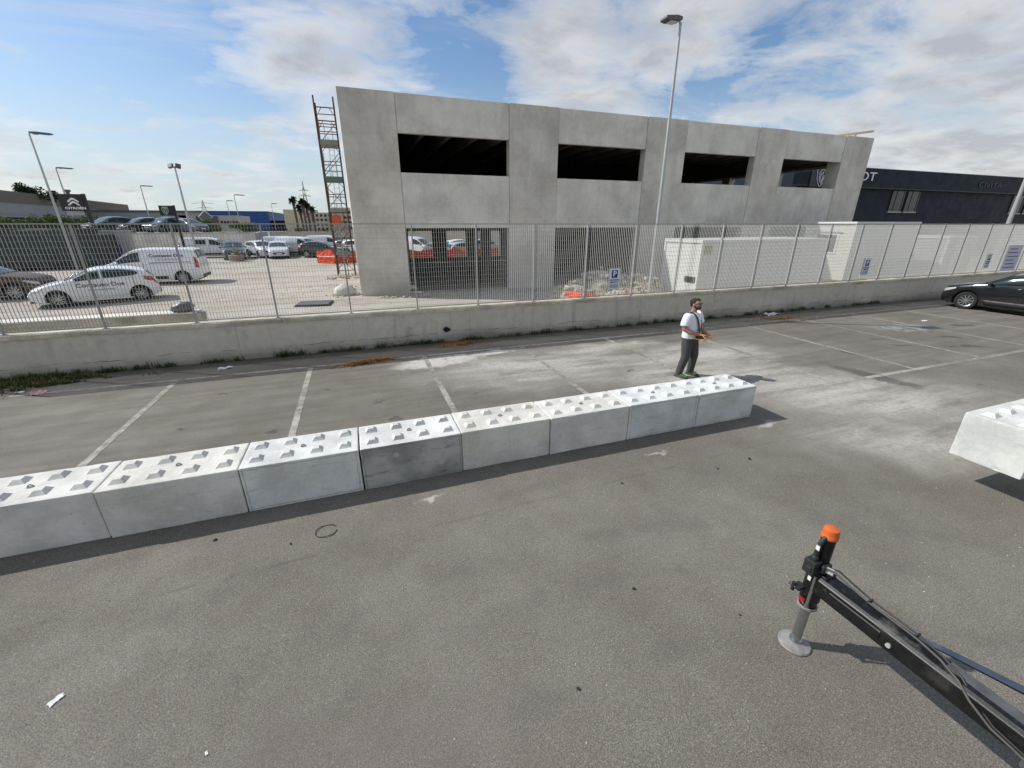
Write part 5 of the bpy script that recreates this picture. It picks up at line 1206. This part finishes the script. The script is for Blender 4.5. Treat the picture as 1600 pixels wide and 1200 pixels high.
# ------------------------------------------------------------------ parking signs and notice on the fence
GS = 'parking signs on the fence'
def psign(x, lab, w=.42, h=.66, z=1.27):
    o = thing('parking_sign', lab, 'sign', (x, WY+.075, z), group=GS)
    MB().box((-w/2, -.012, 0), (w/2, 0, h)).build('sign_plate', M['signwhite'], o, bevel=.006)
    MB().box((-w/2-.012, 0.001, -.012), (w/2+.012, .014, h+.012)).build('sign_back', M['galv'], o)
    MB().box((-.115, -.0155, h-.30), (.115, -.0125, h-.05)).build('blue_panel', M['signblue'], o)
    text('letter', 'P', .25, M['text_white'], o, T(0, -.018, h-.175) @ FRONT, .002, sx=1.05, bold=.006)
    text('line_text', 'PARCHEGGIO', .062, M['text_dark'], o, T(0, -.0145, h-.37) @ FRONT, .002, sx=.95, bold=.002)
    text('line_text', 'RISERVATO', .062, M['text_dark'], o, T(0, -.0145, h-.445) @ FRONT, .002, sx=1.0, bold=.002)
    MB().box((-.17, -.0145, .03), (.17, -.0125, h-.50)).build('small_print', M['signgrey'], o)
    return o
psign(8.02, 'white and blue parking sign on the fence nearest the man, in front of the rubble')
psign(20.45, 'parking sign on the fence in front of the taller cream cabin')
psign(29.35, 'parking sign on the fence furthest to the right, beside the large notice board')
nbd = thing('notice_board', 'large pale notice board with printed lines hung at the right end of the fence', 'notice board', (31.35, WY+.075, 1.06))
MB().box((-.65, -.012, 0), (.65, 0, 1.25)).build('board', plain('lavender board', (.55, .55, .66), .6), nbd)
for k in range(6): MB().box((-.5+.08*(k % 2), -.0155, .15+k*.18), (.5-.14*((k*7) % 3), -.0125, .19+k*.18)).build('printed_line', M['text_dark'], nbd)

# ------------------------------------------------------------------ the man with the radio remote
man = thing('person', 'man in white t-shirt, dark jeans and green trainers holding an orange and black remote', 'person', (6.88, 7.30, 0), R(-68))
man.scale = (1.1, 1.1, 1.0)
def rem(o, vox, it=4):
    r = o.modifiers.new('remesh', 'REMESH'); r.mode = 'VOXEL'; r.voxel_size = vox; r.use_smooth_shade = True
    s = o.modifiers.new('smooth', 'SMOOTH'); s.iterations = it; s.factor = .5
# body: one continuous skin surface
b = MB()
b.tube([(-.01, 0, .86), (0, 0, 1.0), (.01, 0, 1.2), (.0, 0, 1.38), (-.01, 0, 1.46)], [(.10, .14), (.105, .15), (.11, .155), (.11, .16), (.075, .10)], 16)
b.tube([(-.02, 0, 1.42), (0, 0, 1.50), (.02, 0, 1.58)], [.075, .06, .06], 12)
b.ell((.03, 0, 1.665), (.098, .076, .118), 18, 14); b.ell((.075, 0, 1.605), (.055, .055, .055), 12, 8)       # skull, jaw
b.ell((.128, 0, 1.652), (.020, .013, .028), 8, 6); b.ell((.10, 0, 1.62), (.03, .03, .03), 8, 6)                # nose, mouth mass
for s_ in (-1, 1): b.ell((.02, s_*.08, 1.655), (.022, .010, .032), 8, 6)                                      # ears
arm = {-1: [(-.01, -.17, 1.43), (0, -.215, 1.40), (-.01, -.265, 1.27), (.0, -.285, 1.145), (.11, -.235, 1.085), (.225, -.135, 1.055), (.265, -.10, 1.05)],
        1: [(-.01, .17, 1.43), (.0, .215, 1.40), (.03, .255, 1.27), (.06, .265, 1.14), (.16, .205, 1.07), (.265, .105, 1.03), (.30, .07, 1.03)]}
for s_ in (-1, 1): b.tube(arm[s_], [.062, .066, .06, .052, .05, .036, .031], 12)
leg = {-1: [(0, -.085, .93), (.01, -.10, .75), (.03, -.125, .50), (-.01, -.145, .30), (-.045, -.16, .09)], 1: [(0, .085, .93), (.045, .10, .75), (.09, .12, .50), (.065, .14, .30), (.045, .15, .09)]}
for s_ in (-1, 1):
    b.tube(leg[s_], [.09, .082, .06, .056, .042], 12); q = leg[s_][-1]; b.tube([(q[0]-.02, q[1], .05), (q[0]+.14, q[1]*1.05, .035)], [.038, .034], 8)
# hands: palm, four fingers curled over the levers and a thumb each
for s_ in (-1, 1):
    wv = Vector(arm[s_][-1]); fw_ = Vector((.86, -s_*-.0, -.12)).normalized(); lat = Vector((0, s_*-1., 0))
    fw_ = (Vector((.30, 0, 1.0))-Vector((.0, s_*.16, 1.05))).normalized(); lat = fw_.cross(Vector((0, 0, 1))).normalized()
    b.tube([wv, wv+fw_*.045, wv+fw_*.085], [(.030, .020), (.040, .019), (.036, .016)], 10)
    for f_ in range(4):
        o_ = lat*(-.030+.02*f_); ln = (.060, .070, .066, .052)[f_]; p0 = wv+fw_*.078+o_
        b.tube([p0, p0+fw_*ln*.5+Vector((0, 0, -.004)), p0+fw_*ln*.8+Vector((0, 0, -.022)), p0+fw_*ln*.75+Vector((0, 0, -.042))], [.0095, .009, .0085, .007], 7)
    p0 = wv+fw_*.03+lat*.035*(-s_ if s_ < 0 else -s_); b.tube([p0, p0+fw_*.03+lat*.018*(-s_), p0+fw_*.06+lat*.014*(-s_)+Vector((0, 0, -.012))], [.0115, .0105, .008], 7)
bo_ = b.build('body', M['skin'], man); rem(bo_, .0085, 3)
sh_ = MB()
sh_.tube([(.0, 0, .915), (.0, 0, .96), (.008, 0, 1.08), (.012, 0, 1.22), (.0, 0, 1.36), (-.008, 0, 1.44), (-.01, 0, 1.485)], [(.148, .198), (.152, .198), (.156, .198), (.148, .202), (.138, .212), (.108, .185), (.072, .085)], 20)
for s_ in (-1, 1): a = arm[s_]; sh_.tube([a[0], a[1], a[2], Vector(a[2]).lerp(Vector(a[3]), .42)], [.085, .094, .092, .09], 14)
so = sh_.build('t_shirt', M['tshirt'], man); rem(so, .011, 4)
MB().add(*(lambda: ([(.125+.0*q, .06+.012*math.cos(q), 1.29+.03*math.sin(q)) for q in range(0)], []))()) if False else None
MB().box((.128, .075, 1.27), (.150, .090, 1.315)).build('chest_logo', M['text_dark'], man)
tr = MB(); tr.tube([(0, 0, .84), (0, 0, .93), (0, 0, .965)], [(.132, .172), (.136, .178), (.13, .172)], 16)
for s_ in (-1, 1): l = leg[s_]; tr.tube([l[0], l[1], l[2], l[3], l[4]], [.112, .110, .088, .080, .072], 14)
to = tr.build('jeans', M['jeans'], man); rem(to, .011, 3)
MB().tube([(.135*math.cos(q), .178*math.sin(q), .955) for q in [2*math.pi*j/20 for j in range(21)]], .008, 6, caps=False).build('belt', M['blackplastic'], man)
for s_ in (-1, 1):
    q = leg[s_][-1]; y = q[1]; x = q[0]
    m_ = MB(); m_.tube([(x-.075, y, .055), (x-.02, y, .075), (x+.06, y*1.02, .068), (x+.13, y*1.05, .052), (x+.19, y*1.07, .04)], [(.035, .036), (.045, .052), (.046, .042), (.046, .032), (.03, .02)], 12)
    sh2 = m_.build('shoe', M['shoe'], man); rem(sh2, .009, 2)
    MB().tube([(x-.095, y, .014), (x-.03, y, .014), (x+.06, y*1.02, .014), (x+.15, y*1.06, .014), (x+.205, y*1.075, .016)], [(.03, .014), (.045, .014), (.048, .014), (.048, .014), (.03, .012)], 12).build('sole', M['sole'], man)
h_ = MB(); h_.ell((-.006, 0, 1.712), (.094, .081, .083), 18, 12); h_.ell((-.032, 0, 1.665), (.060, .078, .075), 14, 10); h_.ell((.045, 0, 1.762), (.06, .055, .034), 12, 8)
for s_ in (-1, 1): h_.tube([(.025, s_*.079, 1.69), (.03, s_*.079, 1.63)], .009, 6)
ho = h_.build('hair', M['hair'], man); rem(ho, .009, 3)
bd_ = MB(); bd_.ell((.072, 0, 1.592), (.064, .063, .044), 14, 10)
for s_ in (-1, 1): bd_.tube([(.03, s_*.078, 1.645), (.05, s_*.072, 1.60)], .012, 6)
bd_.tube([(.122, -.03, 1.618), (.136, 0, 1.626), (.122, .03, 1.618)], .010, 6); be_ = bd_.build('beard', M['hair'], man); rem(be_, .008, 2)
sg = MB()
for s_ in (-1, 1):
    sg.ell((.122, s_*.034, 1.682), (.012, .029, .021), 10, 6); sg.tube([(.118, s_*.062, 1.688), (.02, s_*.082, 1.682)], .004, 5)
sg.tube([(.13, -.01, 1.688), (.13, .01, 1.688)], .005, 5); sg.build('sunglasses', M['glass'], man, 50)
st_ = MB(); pts = [(-.115, -.10, 1.40), (-.075, -.10, 1.465), (.0, -.105, 1.50), (.075, -.10, 1.470), (.138, -.08, 1.38), (.172, -.055, 1.25), (.185, -.035, 1.13), (.20, -.02, 1.05)]
st_.tube(pts, [(.028, .010)]*8, 8); st_.build('shoulder_strap', M['blackplastic'], man)
rc = MB(); rc.box((.17, -.13, .955), (.32, .13, 1.035)); ro = rc.build('remote_box', M['blackplastic'], man, bevel=.012)
fr_ = MB()
for y in (-.14, .14): fr_.tube([(.165, y, .96), (.165, y, 1.03), (.30, y, 1.055), (.37, y, 1.0), (.33, y, .94), (.17, y, .945)], .010, 7)
fr_.tube([(.37, -.14, 1.0), (.375, 0, 1.0), (.37, .14, 1.0)], .010, 7); fr_.tube([(.33, -.14, .94), (.33, .14, .94)], .009, 7); fr_.tube([(.17, -.14, .945), (.17, .14, .945)], .009, 7); fr_.build('remote_frame', plain('amber plastic frame', (.80, .36, .06), .5), ro)
lev = MB()
for k in range(5): lev.cyl((.27, -.09+k*.045, 1.03), (.285, -.09+k*.045, 1.07), .006, 6)
lev.build('lever_row', M['red'], ro)

# ------------------------------------------------------------------ weeds, litter, small marks on the ground
rnd = random.Random(11); wd1 = MB(); wd2 = MB()
def tuft(mb, x, y, z, h, n, spread):
    for k in range(n):
        a = rnd.random()*6.28; e = rnd.uniform(.5, 1.45); Ln = h*rnd.uniform(.5, 1.15); b0 = Vector((x+rnd.gauss(0, spread), y-abs(rnd.gauss(0, spread*.5)), z)); d = Vector((math.cos(a)*math.cos(e), math.sin(a)*math.cos(e), math.sin(e)))
        w_ = Vector((-math.sin(a), math.cos(a), 0))*rnd.uniform(.004, .012); m_ = b0+d*Ln*.55; tp = b0+d*Ln-Vector((0, 0, Ln*.2*(1-math.sin(e))))
        if m_.y > WY-.01: m_.y = WY-.015
        if tp.y > WY-.01: tp.y = WY-.02
        mb.add([b0-w_, b0+w_, m_+w_, m_-w_, tp], [(0, 1, 2, 3), (3, 2, 4)])
x = -8.4
while x < 22:
    dens = .9 if x < -4.5 else (.75 if -2.5 < x < 4.2 else .35)
    dens *= .3+.9*(mnoise.noise(Vector((x*.9, 5, 0)))*.5+.5)
    if rnd.random() < dens: tuft(wd1 if rnd.random() < .8 else wd2, x, WY-.05, .0, rnd.uniform(.06, .22), rnd.randint(14, 40), .08)
    x += .09
for k in range(130): tuft(wd1 if rnd.random() < .75 else wd2, -7.9+abs(rnd.gauss(0, 1.0)), WY-.06-abs(rnd.gauss(0, .45)), 0, rnd.uniform(.05, .16), 26, .08)
tag(wd1.build('wall_weeds', M['weed']), 'green weeds growing along the foot of the cement wall', 'weeds', kind='stuff')
tag(wd2.build('dry_weeds', M['dryweed']), 'dry brown weeds along the foot of the cement wall', 'weeds', kind='stuff')
def strawpile(label, cx, cy, rx, ry, rot, n, seed, hmax=.05):
    rn = random.Random(seed); mb = MB(); ca, sa = math.cos(R(rot)), math.sin(R(rot))
    for k in range(n):
        u, v = rn.gauss(0, .42), rn.gauss(0, .42); q = math.exp(-(u*u+v*v)*1.6); x, y = u*rx, v*ry; z = rn.uniform(.004, .008+hmax*q); a = rn.random()*6.28; Ln = rn.uniform(.03, .09); e = rn.uniform(-.15, .25)
        d = Vector((math.cos(a), math.sin(a), e))*Ln/2; p = Vector((x*ca-y*sa, x*sa+y*ca, z+abs(d.z))); s_ = Vector((-math.sin(a), math.cos(a), .4))*rn.uniform(.003, .009)
        mb.add([p-d-s_, p+d-s_, p+d+s_, p-d+s_], [(0, 1, 2, 3)])
    return tag(mb.build('straw_litter', M['straw'], None, None, (cx, cy, 0)), label, 'straw litter', kind='stuff')
strawpile('brown straw litter lying across the white line left of the dust patch', -.05, 10.83, .85, .22, 12, 1500, 1, .07)
strawpile('brown straw and leaves swept against the cement wall behind the dust patch', 2.6, 11.75, .9, .28, 5, 700, 2)
strawpile('brown leaf litter near the wall by the right parking bays', 14.7, 11.3, 1.3, .6, -10, 900, 3)
def scrap(name, label, cat, x, y, w, h, mat, seed, rot=0, z=.006, lift=.04):
    rn = random.Random(seed); vs = []; fs = []; n = 6
    for i in range(n+1):
        for j in range(n+1):
            u, v = (i/n-.5), (j/n-.5); e = 1-.35*rn.random() if (i in (0, n) or j in (0, n)) else 1
            vs.append((u*w*e, v*h*e, z+lift*abs(mnoise.noise(Vector((u*4+seed, v*4, seed))))))
    for i in range(n):
        for j in range(n): a = i*(n+1)+j; fs.append((a, a+1, a+n+2, a+n+1))
    o = MB().add(vs, fs).build(name, mat, None, None, (x, y, 0), R(rot)); o.modifiers.new('solid', 'SOLIDIFY').thickness = .002
    return tag(o, label, cat)
scrap('paper_scrap', 'crumpled white paper on the asphalt by the wall at the left', 'litter', -3.3, 11.5, .36, .14, M['paper'], 3, 15, lift=.10)
scrap('plastic_bag', 'flattened pink plastic bag beside the weeds at the far left', 'litter', -6.55, 10.95, .3, .26, M['pink'], 5, 30, lift=.08)
scrap('paper_scrap', 'small white scrap on the asphalt beside the pink bag', 'litter', -6.95, 11.15, .16, .1, M['paper'], 8, 10)
scrap('torn_paper', 'flat torn white scrap on the near asphalt at the lower left', 'litter', -2.48, 3.09, .055, .105, M['paper'], 9, -38, lift=.01)
scrap('paper_scrap', 'tiny white scrap at the bottom edge of the asphalt', 'litter', -1.33, 2.32, .018, .034, M['paper'], 10, 30, lift=.004)
scrap('paper_scrap', 'white scrap in the right hand parking bays near the black crossover', 'litter', 19.2, 9.1, .28, .16, M['paper'], 12, 0, lift=.06)
scrap('plastic_sheet', 'crumpled pale plastic sheet against the wall by the right parking bays', 'litter', 15.0, 11.85, .9, .35, M['paper'], 14, 5, lift=.16)
scrap('cardboard_scrap', 'pale cardboard strip lying by the leaf litter on the right', 'litter', 15.0, 10.75, .7, .12, M['wood'], 15, -20, lift=.03)
rg = MB(); rg.tube([(.115*math.cos(q), .105*math.sin(q), .008+.004*math.sin(3*q)) for q in [.5+5.6*j/30 for j in range(31)]], .0045, 6)
tag(rg.build('cable_ring', M['hose'], None, None, (-.69, 4.39, 0)), 'thin black cable loop lying on the asphalt in front of the blocks', 'cable')
for k, (x, y, r, lab) in enumerate(((4.55, 3.9, .022, 'small dark pebble on the asphalt below the right end of the block row'), (5.2, 3.95, .03, 'dark flake of debris furthest right in front of the blocks'), (2.15, 2.5, .016, 'small black pebble on the near asphalt left of the outrigger'), (1.2, 1.85, .014, 'tiny black pebble at the bottom middle of the asphalt'),
        (-1.85, 4.65, .02, 'dark clod at the edge of the block shadow at the left'), (-1.05, 4.3, .016, 'tiny dark pebble beside the cable loop'), (3.05, 4.05, .018, 'dark chip in front of the plain beige block'), (2.88, 1.93, .014, 'black chip just left of the steel foot plate'))):
    tag(MB().chunk((0, 0, r*.5), r, 0, .6, rnd).build('pebble', M['tyre'], None, None, (x, y, 0)), lab, 'pebble', 'pebbles on the asphalt')
rnd = random.Random(23); gr = MB()
for k in range(1500):
    x = rnd.uniform(-4, 14); y = rnd.uniform(1.2, 11.8); r = rnd.uniform(.003, .009)
    gr.add([(x-r, y-r*.7, .001), (x+r, y-r*.8, .001), (x+r*.7, y+r, .001), (x-r*.8, y+r*.6, .001), (x, y, r*1.2)], [(0, 1, 4), (1, 2, 4), (2, 3, 4), (3, 0, 4)])
tag(gr.build('loose_grit', M['rubble']), 'fine pale grit scattered over the asphalt', 'grit', kind='stuff')
